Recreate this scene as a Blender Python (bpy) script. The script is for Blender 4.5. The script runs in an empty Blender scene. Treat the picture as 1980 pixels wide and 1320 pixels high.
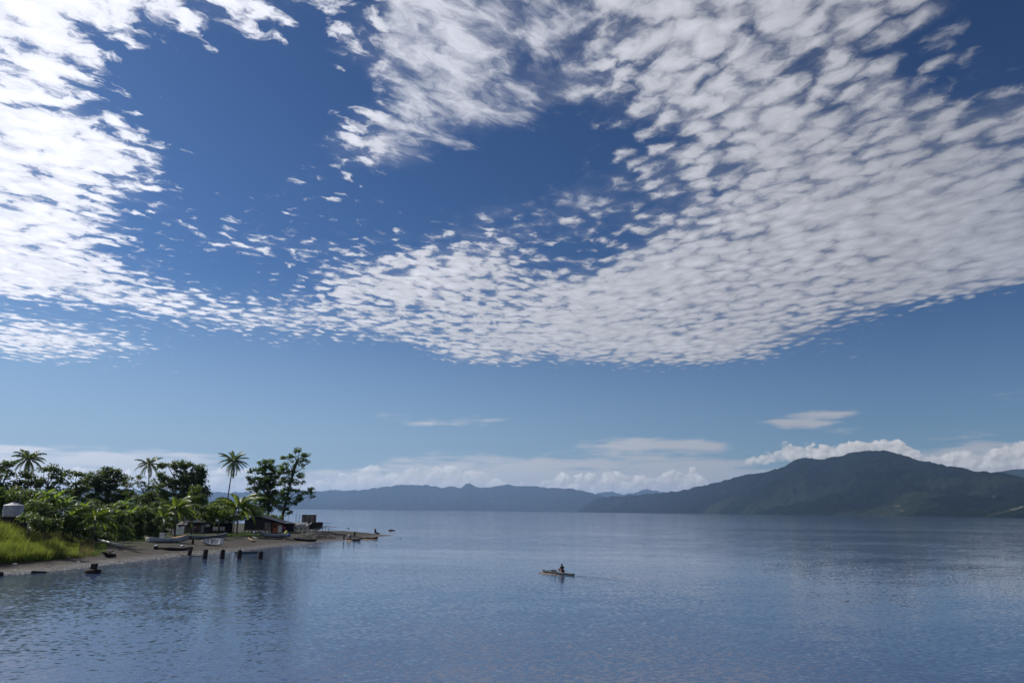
import bpy, bmesh, math, random
import numpy as np
from mathutils import Vector, Matrix

S = bpy.context.scene
COL = S.collection
random.seed(7)
RNG = np.random.default_rng(7)
rad = math.radians

# ------------------------------------------------------------------ camera
F = 1430.0            # focal length in pixels of the 1980 px wide photograph
H = 7.0               # camera height above the water
PITCH = 12.9
ROLL = 0.60
cam_d = bpy.data.cameras.new('camera')
cam = bpy.data.objects.new('camera', cam_d)
COL.objects.link(cam)
cam_d.sensor_width = 36.0
cam_d.lens = F / 1980 * 36.0
cam_d.clip_start = 0.5
cam_d.clip_end = 200000
CR = Matrix.Rotation(rad(90 + PITCH), 3, 'X') @ Matrix.Rotation(rad(ROLL), 3, 'Z')
cam.matrix_world = Matrix.Translation((0, 0, H)) @ CR.to_4x4()
S.camera = cam
CAM = Vector((0, 0, H))

def ray(px, py):
    return (CR @ Vector(((px - 990) / F, (660 - py) / F, -1.0))).normalized()

def ground(px, py, z=0.0):
    """world point seen at a photo pixel on the level z"""
    d = ray(px, py)
    t = (z - H) / d.z
    return Vector((d.x * t, d.y * t, z))

def at(px, py, dist):
    """world point seen at a photo pixel at a forward distance"""
    d = ray(px, py)
    t = dist / d.y
    return Vector((d.x * t, d.y * t, H + d.z * t))

def azel(px, py):
    d = ray(px, py)
    return math.degrees(math.atan2(d.x, d.y)), math.degrees(math.asin(d.z))

# ------------------------------------------------------------------ sun, exposure
SUN_AZ = -66.0      # degrees from the view axis (+y) towards +x
SUN_EL = 38.0
sd = Vector((math.sin(rad(SUN_AZ)) * math.cos(rad(SUN_EL)), math.cos(rad(SUN_AZ)) * math.cos(rad(SUN_EL)), math.sin(rad(SUN_EL))))
sun_l = bpy.data.lights.new('sun', 'SUN')
sun_l.energy = 4.4
sun_l.angle = rad(0.5)
sun_l.color = (1.0, 0.94, 0.84)
sun = bpy.data.objects.new('sun', sun_l)
COL.objects.link(sun)
sun.rotation_euler = sd.to_track_quat('Z', 'Y').to_euler()
sun.location = (-60, 40, 80)
S.view_settings.view_transform = 'Standard'
S.view_settings.look = 'None'
S.view_settings.exposure = 0.0
S.view_settings.gamma = 1.0
S.cycles.max_bounces = 6
S.cycles.transparent_max_bounces = 8
S.cycles.caustics_reflective = False
S.cycles.caustics_refractive = False

# ------------------------------------------------------------------ node helper
class Sk:
    """a socket one can do arithmetic with"""
    def __init__(s, nt, sock):
        s.nt = nt; s.s = sock
    def op(s, o, *a, clamp=False):
        n = s.nt.nodes.new('ShaderNodeMath'); n.operation = o; n.use_clamp = clamp
        for i, v in enumerate((s,) + a):
            if isinstance(v, Sk): s.nt.links.new(v.s, n.inputs[i])
            else: n.inputs[i].default_value = v
        return Sk(s.nt, n.outputs[0])
    def __add__(s, o): return s.op('ADD', o)
    __radd__ = __add__
    def __mul__(s, o): return s.op('MULTIPLY', o)
    __rmul__ = __mul__
    def __sub__(s, o): return s.op('SUBTRACT', o)
    def __rsub__(s, o): return (s * -1.0) + o
    def __truediv__(s, o): return s.op('DIVIDE', o)
    def sstep(s, a, b):
        n = s.nt.nodes.new('ShaderNodeMapRange'); n.interpolation_type = 'SMOOTHSTEP'
        s.nt.links.new(s.s, n.inputs[0]); n.inputs[1].default_value = a; n.inputs[2].default_value = b
        return Sk(s.nt, n.outputs[0])
    def lin(s, a, b, c=0.0, d=1.0):
        n = s.nt.nodes.new('ShaderNodeMapRange')
        s.nt.links.new(s.s, n.inputs[0])
        for i, v in enumerate((a, b, c, d)): n.inputs[i + 1].default_value = v
        return Sk(s.nt, n.outputs[0])

def node(nt, typ, **kw):
    n = nt.nodes.new(typ)
    for k, v in kw.items(): setattr(n, k, v)
    return n
def put(nt, sock, v):
    if isinstance(v, Sk): nt.links.new(v.s, sock)
    elif isinstance(v, bpy.types.NodeSocket): nt.links.new(v, sock)
    else: sock.default_value = v
def vec(nt, x, y, z=0.0):
    n = node(nt, 'ShaderNodeCombineXYZ')
    for i, v in enumerate((x, y, z)): put(nt, n.inputs[i], v)
    return Sk(nt, n.outputs[0])
def noise(nt, v, scale, detail=4, rough=0.5, dist=0.0, lac=2.0, out=0, typ='FBM', dim='3D'):
    n = node(nt, 'ShaderNodeTexNoise'); n.noise_dimensions = dim; n.noise_type = typ
    if v is not None: put(nt, n.inputs['Vector'], v)
    n.inputs['Scale'].default_value = scale; n.inputs['Detail'].default_value = detail
    n.inputs['Roughness'].default_value = rough; n.inputs['Distortion'].default_value = dist
    n.inputs['Lacunarity'].default_value = lac
    return Sk(nt, n.outputs[out])
def mixc(nt, f, a, b, blend='MIX'):
    n = node(nt, 'ShaderNodeMix', data_type='RGBA', blend_type=blend)
    put(nt, n.inputs[0], f); put(nt, n.inputs[6], a); put(nt, n.inputs[7], b)
    return Sk(nt, n.outputs[2])
def vmath(nt, o, *a):
    n = node(nt, 'ShaderNodeVectorMath', operation=o)
    for i, v in enumerate(a): put(nt, n.inputs[i], v)
    return Sk(nt, n.outputs['Value' if o in ('DOT_PRODUCT', 'LENGTH') else 'Vector'])
def curve(nt, x, xs, ys):
    """piecewise linear function of x"""
    n = node(nt, 'ShaderNodeFloatCurve')
    lo, hi = xs[0], xs[-1]
    m = n.mapping; m.use_clip = False; m.clip_min_x = -1; m.clip_max_x = 2; m.clip_min_y = -10; m.clip_max_y = 60
    m.extend = 'HORIZONTAL'
    c = m.curves[0]
    pts = [((a - lo) / (hi - lo), b) for a, b in zip(xs, ys)]
    c.points[0].location = pts[0]; c.points[1].location = pts[-1]
    for p in pts[1:-1]: c.points.new(*p)
    for p in c.points: p.handle_type = 'VECTOR'
    m.update()
    put(nt, n.inputs['Value'], x.lin(lo, hi))
    return Sk(nt, n.outputs[0])

# ------------------------------------------------------------------ world: sky and clouds at infinity
def build_world():
    w = bpy.data.worlds.new('World'); S.world = w; w.use_nodes = True
    nt = w.node_tree; nt.nodes.clear()
    sky = node(nt, 'ShaderNodeTexSky', sky_type='NISHITA')
    sky.sun_disc = False; sky.sun_elevation = rad(SUN_EL); sky.sun_rotation = rad(SUN_AZ)
    sky.altitude = 0; sky.air_density = 1.0; sky.dust_density = 0.6; sky.ozone_density = 1.5
    tc = node(nt, 'ShaderNodeTexCoord')
    D = vmath(nt, 'NORMALIZE', tc.outputs['Generated'])
    sep = node(nt, 'ShaderNodeSeparateXYZ'); put(nt, sep.inputs[0], D)
    X, Y, Z = (Sk(nt, o) for o in sep.outputs)
    az = X.op('ARCTAN2', Y) * (180 / math.pi)
    el = Z.op('ARCSINE') * (180 / math.pi)
    zz = Z.op('MAXIMUM', 0.0) + 0.025
    px = X / zz; py = Y / zz
    sunv = D
    dots = vmath(nt, 'DOT_PRODUCT', D, tuple(sd))
    toward = dots.lin(-0.4, 1.0).op('POWER', 2.0)          # 1 towards the sun

    # ---- high altocumulus sheet: coverage by direction
    G = [
     (-260, [8,8,8,7,5,4,4,5,6,6,6,7,7,7,7,6,5,4,3]),
     (0,    [8,8,8,7,6.5,6,4,6,6,4.5,6,7,8,8,7,7,6,4,2]),
     (60,   [7.6,7.4,6,5.2,6,5,5,6.5,6,5,6,7,7.8,7.4,6.6,6.4,5.4,3.5,2]),
     (120,  [6,7.5,5.5,3,2,0.5,5,6,6,5,5,6,7.2,6.6,6.4,6.2,5.4,4.2,3]),
     (180,  [7,6.6,3.2,1,3.5,0,1,5,7,6,5,6,7,6.6,6.4,6,5.8,5,4.4]),
     (240,  [7.6,7.6,6,3,0,0,5.2,5.9,5.7,5.2,3.5,5.5,6.8,6.8,6.8,6.2,6,5.6,5]),
     (300,  [7.8,7.6,6.6,5.4,0.5,0.5,5,5.7,4,2.6,3.2,4.8,6,7,7.5,7,7,6.5,6]),
     (360,  [7.6,7.4,6,4,2,4.4,3.6,1.6,1.6,3.4,4.6,5,5.2,6.5,7.5,7.5,7.5,7,7]),
     (420,  [8,7,4.6,3.6,4.2,4.4,3.8,3.2,2.8,4.4,4.8,4.7,5.5,7,8,8.5,8.5,8.5,8]),
     (480,  [8,7,4.5,3.6,4.7,4.9,4.6,4.7,4.7,5.2,4.8,5.4,7.5,8,8,8.5,8.5,9,9]),
     (510,  [8,7.5,6,3.0,1.5,3.8,4.2,6.5,6.5,5,4.5,6,8,8,8,8,8.5,9,9]),
     (540,  [8,8,7,5,1,3,6,7,7,6.5,5.5,7,8,8,7,7.5,8,8.5,7]),
     (570,  [5,6.6,6.8,6,4.4,4.2,6.8,7,7,6,6,8,8,8,7.5,7.5,7.5,6,1]),
     (600,  [3.4,3.6,5,5.8,6,5.6,6.2,6.5,6.5,6,7,7.5,8,7.5,7.5,7,4,0,0]),
     (630,  [6,5.2,3.8,4.2,4.8,5.8,5.6,6,7,6.5,7,8,8,8,7,3,0,0,0]),
     (660,  [6.6,6.4,5,3.4,2.5,3.6,4.6,5,8,7.5,6.5,7.5,8,8,5,1.5,0.5,0,0]),
     (690,  [5,6,5,3,2,1,0,1,6,6,5,7,8,7,2,4,2.5,0,0]),
     (715,  [2,3,4,4,2,0,0,0,1,4,3,5,3,1,0,1.5,1,0,0]),
     (745,  [0]*19),
    ]
    gy = np.array([g[0] for g in G], float); gv = np.array([g[1] for g in G], float)
    def cov_px(x, y):
        x = min(max(x, 0), 1980) / 110.0
        i = min(int(x), 17); f = x - i
        col = gv[:, i] * (1 - f) + gv[:, i + 1] * f
        return float(np.interp(y, gy, col))
    def px_of(a, e):
        d = Vector((math.sin(rad(a)) * math.cos(rad(e)), math.cos(rad(a)) * math.cos(rad(e)), math.sin(rad(e))))
        c = CR.transposed() @ d
        return 990 + F * c.x / -c.z, 660 - F * c.y / -c.z
    azs = np.linspace(-44, 44, 33)
    els = [9.2, 10.4, 11.4, 12.5, 13.6, 14.8, 16, 17.2, 18.6, 20.2, 22.2, 24.4, 26.6, 28.8, 31, 33.4, 36, 39, 43]
    cov = None
    for k, e in enumerate(els):
        ys = [cov_px(*px_of(a, e)) / 9.0 for a in azs]
        cv = curve(nt, az, list(azs), ys)
        n = node(nt, 'ShaderNodeMapRange')       # hat function of the row, by elevation
        lo = els[k - 1] if k else e - 1.2
        up = el.lin(lo, e)
        if k + 1 < len(els): up = up.op('MULTIPLY', el.lin(e, els[k + 1], 1.0, 0.0))
        t = up * cv
        cov = t if cov is None else cov + t
    # texture on the cloud sheet: rounded cells broken up by noise
    def tex(angle, stretch, sc, seed, cellw, nw):
        c, s_ = math.cos(rad(angle)), math.sin(rad(angle))
        u = (px * c + py * s_) * (1.0 / stretch) + seed; v = py * c - px * s_ + seed
        P = vec(nt, u, v, 0)
        wv = noise(nt, P, sc * 0.8, 3, 0.6, out=1, dim='2D')
        Pw = vmath(nt, 'ADD', P, _scale(nt, vmath(nt, 'SUBTRACT', wv, (0.5, 0.5, 0.5)), 1.1 / sc))
        n1 = noise(nt, Pw, sc * 1.3, 6, 0.62, dim='2D')
        vo = node(nt, 'ShaderNodeTexVoronoi', feature='F1', voronoi_dimensions='2D'); put(nt, vo.inputs['Vector'], Pw)
        vo.inputs['Scale'].default_value = sc
        vo.inputs['Detail'].default_value = 0.0
        d = Sk(nt, vo.outputs['Distance'])
        md = noise(nt, P, sc * 0.22, 2, 0.5, dim='2D').lin(0.3, 0.7, 0.65, 1.4)
        return (n1 - 0.5) * nw + (0.42 - d) * md * cellw
    tA = tex(46, 1.25, 14.0, 3.0, 1.0, 2.3)
    tB = tex(-63, 1.35, 14.5, 9.0, 1.45, 1.6)
    mB = az.sstep(-2, 14)
    t1 = tA * (1.0 - mB) + tB * mB
    # wispy fibres, upper middle
    mC = az.sstep(-13, -8) * (1.0 - az.sstep(0, 9)) * el.sstep(21, 26)
    wP = vec(nt, (px * 0.72 + py * 0.69) * 0.5, py * 0.72 - px * 0.69, 0)
    ww = noise(nt, wP, 4.0, 4, 0.6, out=1, dim='2D')
    tC = (noise(nt, vmath(nt, 'ADD', wP, _scale(nt, vmath(nt, 'SUBTRACT', ww, (0.5, 0.5, 0.5)), 0.22)), 12.0, 6, 0.65, dim='2D') - 0.5) * 2.6
    t1 = t1 * (1.0 - mC) + (tC - 0.06) * mC
    big = noise(nt, vec(nt, px, py, 0), 1.9, 4, 0.6, dim='2D')
    t1 = t1 + (big - 0.5) * 1.05
    dens = (cov - 0.585 + (1.0 - az.sstep(-24, -12)) * cov * 0.015) * 1.6 + t1 * 0.62 - (1.0 - cov.lin(0, 0.12)) * 0.8
    aS = dens.sstep(-0.22, 0.42); aC = dens.sstep(-0.10, 0.26)
    alpha = aC + (aS - aC) * (az.sstep(4, 20).op('MAXIMUM', mC))
    alpha = alpha * (1.0 - mC * 0.16)
    veil = ((cov - 0.46) * 2.2 + (big - 0.5) * 1.6 + t1 * 0.25).sstep(-0.1, 0.9) * az.sstep(-16, 6).lin(0, 1, 0.15, 0.42)
    alpha = 1.0 - (1.0 - alpha) * (1.0 - veil)
    alpha = alpha * az.sstep(24, 38).lin(0, 1, 0.97, 0.80)
    mL = 1.0 - az.sstep(-24, -10)
    lum = (dens - 0.3).op('MAXIMUM', -0.8).op('MINIMUM', 0.8).lin(-0.6, 0.6, 0.72, 1.06) + (t1 - 0.1) * 0.14 + mL * 0.12

    # ---- low stratus streaks and cumulus along the horizon
    A = vec(nt, az * 0.30, el * 2.1, 0.0)
    st = noise(nt, A, 1.0, 5, 0.55, dim='2D')
    SX = [0, 55, 110, 220, 330, 420, 440, 550, 600, 700, 740, 800, 860, 980, 1060, 1170, 1200, 1290, 1390, 1430, 1480, 1500, 1560, 1600, 1650, 1690, 1720, 1860, 1920, 1980]
    SG = [
     (750, [0]*30),
     (768, [0]*27 + [1, 5, 5]),
     (785, [0]*27 + [1, 1, 1]),
     (800, [0]*10 + [8, 2, 0, 0] + [0]*6 + [0, 2, 5, 8, 8, 4, 0, 0, 0, 0]),
     (812, [0]*10 + [1, 3, 9, 5] + [0]*6 + [3, 7, 8, 6, 2, 1, 0, 0, 0, 0]),
     (822, [0]*10 + [1, 5, 5, 1] + [0]*6 + [4, 9, 8, 4, 1, 1, 0, 0, 0, 0]),
     (834, [0]*10 + [0, 1, 0, 0] + [0]*6 + [0, 1, 5, 8, 8, 3, 0, 4, 5, 3]),
     (848, [1, 0, 0, 0, 0, 0, 0, 0, 0, 0, 0, 0, 0, 0, 1, 4, 6, 7, 4, 0, 0, 0, 0, 0, 0, 0, 0, 3, 3, 2]),
     (862, [7, 5, 4, 1, 0, 0, 0, 0, 0, 0, 0, 0, 0, 1, 3, 6, 8, 9, 8, 2, 0, 0, 0, 0, 0, 0, 2, 6, 6, 7]),
     (876, [7, 7, 8, 7, 6, 4, 2, 0, 0, 0, 1, 4, 5, 2, 3, 5, 5, 4, 4, 3, 1, 0, 0, 0, 0, 0, 4, 8, 8, 8]),
     (890, [8, 8, 7, 8, 7, 6, 2, 0, 1, 2, 4, 5, 6, 7, 7, 7, 6, 7, 7, 5, 3, 2, 2, 2, 3, 4, 7, 8, 8, 8]),
     (905, [8, 8, 7, 8, 7, 5, 4, 3, 4, 6, 6, 6, 7, 8, 8, 8, 7, 7, 8, 7, 6, 5, 5, 5, 6, 7, 8, 8, 8, 8]),
     (925, [8, 8, 8, 7, 6, 5, 5, 5, 7, 7, 7, 7, 8, 8, 8, 7, 7, 8, 8, 7, 7, 7, 7, 7, 7, 7, 8, 8, 8, 8]),
     (950, [9]*30),
    ]
    sgy = np.array([g[0] for g in SG], float); sgv = np.array([g[1] for g in SG], float)
    def s_px(x, y):
        col = np.array([np.interp(x, SX, r) for r in sgv])
        return float(np.interp(y, sgy, col))
    saz = np.linspace(-38, 38, 60)
    sel = [0.0, 1.4, 2.2, 3.0, 3.6, 4.2, 4.8, 5.4, 6.0, 6.5, 7.0, 7.6, 8.3, 9.1]
    sc = None
    for k, e in enumerate(sel):
        ys = []
        for a in saz:
            x, y = px_of(a, e)
            hz = 983 + 0.0105 * (x - 600)
            ys.append(s_px(x, y) / 9.0 if e > 1.3 else 1.0)
        cv = curve(nt, az, list(saz), ys)
        up = el.lin(sel[k - 1] if k else -60, e) if k else el.lin(-1, 0, 1.0, 1.0)
        if k + 1 < len(sel): up = up * el.lin(e, sel[k + 1], 1.0, 0.0)
        t = up * cv
        sc = t if sc is None else sc + t
    sden = (sc - 0.5) * 1.5 + (st - 0.5) * 1.5
    salpha = sden.sstep(-0.2, 0.5) * 0.88
    # cumulus
    CT = [(-300, 880), (0, 900), (300, 915), (415, 905), (440, 900), (600, 932), (640, 928), (690, 908), (725, 896), (745, 912), (765, 916), (800, 906), (850, 897), (880, 904),
          (930, 913), (950, 914), (965, 930), (1045, 932), (1070, 914), (1095, 914), (1115, 922), (1140, 916), (1180, 911), (1200, 914), (1225, 920), (1260, 913), (1300, 912), (1325, 904),
          (1350, 902), (1362, 918), (1375, 950), (1428, 955), (1438, 886), (1455, 874), (1490, 866), (1510, 857), (1540, 853), (1560, 862), (1580, 862), (1596, 868), (1610, 857), (1640, 852), (1690, 852), (1712, 846), (1735, 856),
          (1765, 858), (1790, 872), (1830, 874), (1860, 866), (1900, 876), (1935, 868), (1958, 852), (1980, 850), (2200, 850)]
    cax = [azel(x, y)[0] for x, y in CT]; cel = [azel(x, y)[1] for x, y in CT]
    top = curve(nt, az, cax, [v / 10 for v in cel]) * 10.0
    CB = [(-300, 990), (1400, 990), (1436, 897), (1560, 893), (1580, 990), (2200, 990)]
    base = curve(nt, az, [azel(x, y)[0] for x, y in CB], [azel(x, y)[1] / 10 for x, y in CB]) * 10.0
    wB = vec(nt, az, el * 1.2, 0.0)
    wv = noise(nt, wB, 0.9, 3, 0.6, out=1, dim='2D')
    Bw = vmath(nt, 'ADD', wB, _scale(nt, vmath(nt, 'SUBTRACT', wv, (0.5, 0.5, 0.5)), 0.9))
    def puff(off):
        Bo = vmath(nt, 'ADD', Bw, off)
        def cell(sc):
            vo = node(nt, 'ShaderNodeTexVoronoi', feature='F1', voronoi_dimensions='2D'); put(nt, vo.inputs['Vector'], Bo)
            vo.inputs['Scale'].default_value = sc; vo.inputs['Detail'].default_value = 0.0
            d = Sk(nt, vo.outputs['Distance']); return d
        return (0.45 - cell(0.75)) * 1.0 + (0.45 - cell(1.9)) * 0.45 + (noise(nt, Bo, 4.0, 3, 0.6, dim='2D') - 0.5) * 0.5
    p0 = puff((0, 0, 0)); p1 = puff((-0.22, 0.25, 0))
    cden = (top - el) * 1.3 + p0 * 0.9 - 0.05
    ca = cden.sstep(0.0, 0.25) * (el - base + (p0 * 0.3)).sstep(-0.05, 0.25)
    ca = ca * az.lin(0, 3, 0.55, 0.95) * (p0 + (el - top) * 0.25 ).sstep(-0.9, 0.1).lin(0, 1, 0.45, 1.0)
    clum = (p0 - p1).lin(-0.5, 0.5, 0.66, 1.16) * (el - top).lin(-2.6, 0.2, 0.80, 1.06)

    # ---- colours
    skyc = Sk(nt, sky.outputs[0])
    hs = node(nt, 'ShaderNodeHueSaturation'); hs.inputs['Saturation'].default_value = SKY_SAT; hs.inputs['Value'].default_value = 1.0
    put(nt, hs.inputs['Color'], skyc)
    gm = node(nt, 'ShaderNodeGamma'); gm.inputs[1].default_value = SKY_GAM
    put(nt, gm.inputs[0], _scale(nt, Sk(nt, hs.outputs[0]), 0.1))
    base_sky = mixc(nt, 1.0, Sk(nt, gm.outputs[0]), SKY_TINT, 'MULTIPLY')
    lowf = (1.0 - el.sstep(0, 18)) * dots.lin(0.05, 0.75, 0.22, 0.78)
    base_sky = mixc(nt, lowf, base_sky, (3.7, 4.9, 6.5, 1))
    lft = toward.lin(0.15, 0.85, CL_LO, CL_HI)
    hi_c = _scale(nt, (0.93, 0.95, 1.05), lum * lft)
    st_c = _scale(nt, (0.95, 0.96, 1.0), lft * 1.0)
    cu_c = _scale(nt, (1.0, 0.98, 0.96), clum * lft * 1.35)
    lo = mixc(nt, salpha, base_sky, st_c)
    lo = mixc(nt, ca, lo, cu_c)
    hi = mixc(nt, alpha, base_sky, hi_c)
    def bgd(c):
        bg = node(nt, 'ShaderNodeBackground'); put(nt, bg.inputs[0], c); bg.inputs[1].default_value = SKY_STR
        return bg.outputs[0]
    ms = node(nt, 'ShaderNodeMixShader')
    put(nt, ms.inputs[0], el.op('GREATER_THAN', 9.1)); nt.links.new(bgd(lo), ms.inputs[1]); nt.links.new(bgd(hi), ms.inputs[2])
    ms2 = node(nt, 'ShaderNodeMixShader')
    put(nt, ms2.inputs[0], el.op('LESS_THAN', -1.0)); nt.links.new(ms.outputs[0], ms2.inputs[1]); nt.links.new(bgd((0.8, 1.0, 1.3, 1)), ms2.inputs[2])
    out = node(nt, 'ShaderNodeOutputWorld'); nt.links.new(ms2.outputs[0], out.inputs[0])

def _scale(nt, c, v):
    n = node(nt, 'ShaderNodeVectorMath', operation='SCALE')
    put(nt, n.inputs[0], c); put(nt, n.inputs['Scale'], v)
    return Sk(nt, n.outputs[0])

SKY_STR = 0.10
SKY_SAT = 1.0
SKY_GAM = 1.45
SKY_TINT = (3.9, 5.7, 7.6, 1)
CL_LO, CL_HI = 4.6, 10.6
build_world()

# ------------------------------------------------------------------ numpy noise
_perm = np.random.default_rng(3).random((256, 256))
def vnoise(x, y):
    xi = np.floor(x).astype(int); yi = np.floor(y).astype(int)
    fx = x - xi; fy = y - yi
    fx = fx * fx * (3 - 2 * fx); fy = fy * fy * (3 - 2 * fy)
    g = lambda a, b: _perm[a & 255, b & 255]
    return (g(xi, yi) * (1 - fx) + g(xi + 1, yi) * fx) * (1 - fy) + (g(xi, yi + 1) * (1 - fx) + g(xi + 1, yi + 1) * fx) * fy
def fbm(x, y, o=5, r=0.5):
    s = 0; a = 1; t = 0
    for k in range(o):
        s = s + a * vnoise(x * 2**k + 17.3 * k, y * 2**k + 9.1 * k); t += a; a *= r
    return s / t
def ridged(x, y, o=5, r=0.5):
    s = 0; a = 1; t = 0
    for k in range(o):
        s = s + a * (1 - abs(2 * vnoise(x * 2**k + 31.7 * k, y * 2**k + 5.3 * k) - 1)); t += a; a *= r
    return s / t
def smooth(a, b, x):
    t = np.clip((x - a) / (b - a), 0, 1); return t * t * (3 - 2 * t)

# ------------------------------------------------------------------ mesh + object helpers
def mesh_np(V, Fc, smoothf=False):
    V = np.asarray(V, dtype=np.float32); Fc = np.asarray(Fc, dtype=np.int32)
    me = bpy.data.meshes.new('mesh')
    k = Fc.shape[1]
    me.vertices.add(len(V)); me.vertices.foreach_set('co', V.ravel())
    me.loops.add(len(Fc) * k); me.loops.foreach_set('vertex_index', Fc.ravel())
    me.polygons.add(len(Fc)); me.polygons.foreach_set('loop_start', np.arange(0, len(Fc) * k, k, dtype=np.int32))
    me.polygons.foreach_set('use_smooth', np.full(len(Fc), smoothf))
    me.update(calc_edges=True); me.validate()
    return me

def link(name, me, mat=None, parent=None, loc=None):
    o = bpy.data.objects.new(name, me); COL.objects.link(o)
    if me is not None: me.name = name
    if mat is not None: o.data.materials.append(mat)
    if parent is not None: o.parent = parent
    if loc is not None: o.location = loc
    return o
def tag(o, label, cat, group=None):
    o['label'] = label; o['category'] = cat
    if group: o['group'] = group
    return o
def thing(name, label, cat, loc=(0, 0, 0), rotz=0.0, group=None):
    o = link(name, None, loc=loc); o.rotation_euler = (0, 0, rotz)
    return tag(o, label, cat, group)

class MB:
    """collects simple solids into one mesh"""
    def __init__(s): s.v = []; s.f = []
    def add(s, V, Fs):
        b = len(s.v); s.v += [tuple(p) for p in V]; s.f += [tuple(i + b for i in q) for q in Fs]; return s
    def box(s, c, size, rz=0, rx=0, ry=0, j=0.0):
        M = Matrix.Rotation(rz, 3, 'Z') @ Matrix.Rotation(ry, 3, 'Y') @ Matrix.Rotation(rx, 3, 'X')
        V = []
        for i in range(8):
            p = Vector(((i & 1) - .5, ((i >> 1) & 1) - .5, ((i >> 2) & 1) - .5))
            p = Vector((p.x * size[0], p.y * size[1], p.z * size[2]))
            if j: p += Vector((random.uniform(-j, j), random.uniform(-j, j), random.uniform(-j, j)))
            V.append(M @ p + Vector(c))
        return s.add(V, [(0, 2, 3, 1), (4, 5, 7, 6), (0, 1, 5, 4), (2, 6, 7, 3), (0, 4, 6, 2), (1, 3, 7, 5)])
    def tube(s, pts, rs, n=8, cap=True, jag=0.0):
        pts = [Vector(p) for p in pts]
        if not hasattr(rs, '__len__'): rs = [rs] * len(pts)
        V = []; Fs = []
        for i, p in enumerate(pts):
            d = (pts[min(i + 1, len(pts) - 1)] - pts[max(i - 1, 0)]).normalized()
            a = Vector((1, 0, 0)) if abs(d.x) < .8 else Vector((0, 1, 0))
            u = d.cross(a).normalized(); w = d.cross(u)
            for k in range(n):
                t = 2 * math.pi * k / n
                r = rs[i] * (1 + random.uniform(-jag, jag))
                V.append(p + (u * math.cos(t) + w * math.sin(t)) * r)
        for i in range(len(pts) - 1):
            for k in range(n):
                a = i * n + k; b = i * n + (k + 1) % n
                Fs.append((a, b, b + n, a + n))
        if cap:
            Fs.append(tuple(range(n - 1, -1, -1))); Fs.append(tuple((len(pts) - 1) * n + k for k in range(n)))
        return s.add(V, Fs)
    def poly_prism(s, pts2, y0, y1):
        """outline in x,z extruded along y"""
        n = len(pts2)
        V = [(x, y0, z) for x, z in pts2] + [(x, y1, z) for x, z in pts2]
        Fs = [tuple(range(n)), tuple(range(2 * n - 1, n - 1, -1))] + [(i, i + n, (i + 1) % n + n, (i + 1) % n) for i in range(n)]
        return s.add(V, Fs)
    def build(s, name, mat, parent=None, smoothf=False, bevel=0):
        me = bpy.data.meshes.new(name); me.from_pydata(s.v, [], s.f); me.update()
        bm = bmesh.new(); bm.from_mesh(me); bmesh.ops.recalc_face_normals(bm, faces=bm.faces); bm.to_mesh(me); bm.free()
        for p in me.polygons: p.use_smooth = smoothf
        o = link(name, me, mat, parent)
        if bevel:
            m = o.modifiers.new('bevel', 'BEVEL'); m.width = bevel; m.segments = 2
        return o

# ------------------------------------------------------------------ materials
def new_mat(name):
    m = bpy.data.materials.new(name); m.use_nodes = True
    nt = m.node_tree; nt.nodes.clear()
    return m, nt
def finish(nt, sh):
    o = node(nt, 'ShaderNodeOutputMaterial'); nt.links.new(sh, o.inputs[0])
def rough_mat(name, c1, c2, scale=3.0, rough=0.8, stretch=(1, 1, 1), c3=None, metal=0.0, spec=0.3, bump=0.3, det=5, world=False):
    """two-tone weathered surface"""
    m, nt = new_mat(name)
    tc = node(nt, 'ShaderNodeTexCoord'); mp = node(nt, 'ShaderNodeMapping'); mp.inputs['Scale'].default_value = stretch
    if world:
        g = node(nt, 'ShaderNodeNewGeometry'); nt.links.new(g.outputs['Position'], mp.inputs[0])
    else: nt.links.new(tc.outputs['Object'], mp.inputs[0])
    v = Sk(nt, mp.outputs[0])
    n1 = noise(nt, v, scale, det, 0.6)
    c = mixc(nt, n1.sstep(0.35, 0.65), c1 + (1,), c2 + (1,))
    if c3:
        n2 = noise(nt, v, scale * 0.37, 4, 0.6)
        c = mixc(nt, n2.sstep(0.52, 0.62), c, c3 + (1,))
    p = node(nt, 'ShaderNodeBsdfPrincipled'); put(nt, p.inputs['Base Color'], c)
    put(nt, p.inputs['Roughness'], n1.lin(0.3, 0.7, max(rough - .1, .05), min(rough + .1, 1)))
    p.inputs['Metallic'].default_value = metal; p.inputs['Specular IOR Level'].default_value = spec
    if bump:
        b = node(nt, 'ShaderNodeBump'); b.inputs['Strength'].default_value = bump; b.inputs['Distance'].default_value = 0.05
        put(nt, b.inputs['Height'], n1); nt.links.new(b.outputs[0], p.inputs['Normal'])
    finish(nt, p.outputs[0]); return m
def leaf_mat(name, c1, c2, trans, tfac=0.4, rough=0.45, spec=0.35):
    m, nt = new_mat(name)
    g = node(nt, 'ShaderNodeNewGeometry')
    r = Sk(nt, g.outputs['Random Per Island'])
    n1 = noise(nt, Sk(nt, g.outputs['Position']), 0.35, 3, 0.6)
    c = mixc(nt, (r * 0.6 + n1 * 0.8 - 0.2).op('MAXIMUM', 0.0).op('MINIMUM', 1.0), c1 + (1,), c2 + (1,))
    p = node(nt, 'ShaderNodeBsdfPrincipled'); put(nt, p.inputs['Base Color'], c)
    p.inputs['Roughness'].default_value = rough; p.inputs['Specular IOR Level'].default_value = spec
    t = node(nt, 'ShaderNodeBsdfTranslucent'); t.inputs[0].default_value = trans + (1,)
    mx = node(nt, 'ShaderNodeMixShader'); mx.inputs[0].default_value = tfac
    nt.links.new(p.outputs[0], mx.inputs[1]); nt.links.new(t.outputs[0], mx.inputs[2])
    finish(nt, mx.outputs[0]); return m

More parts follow.
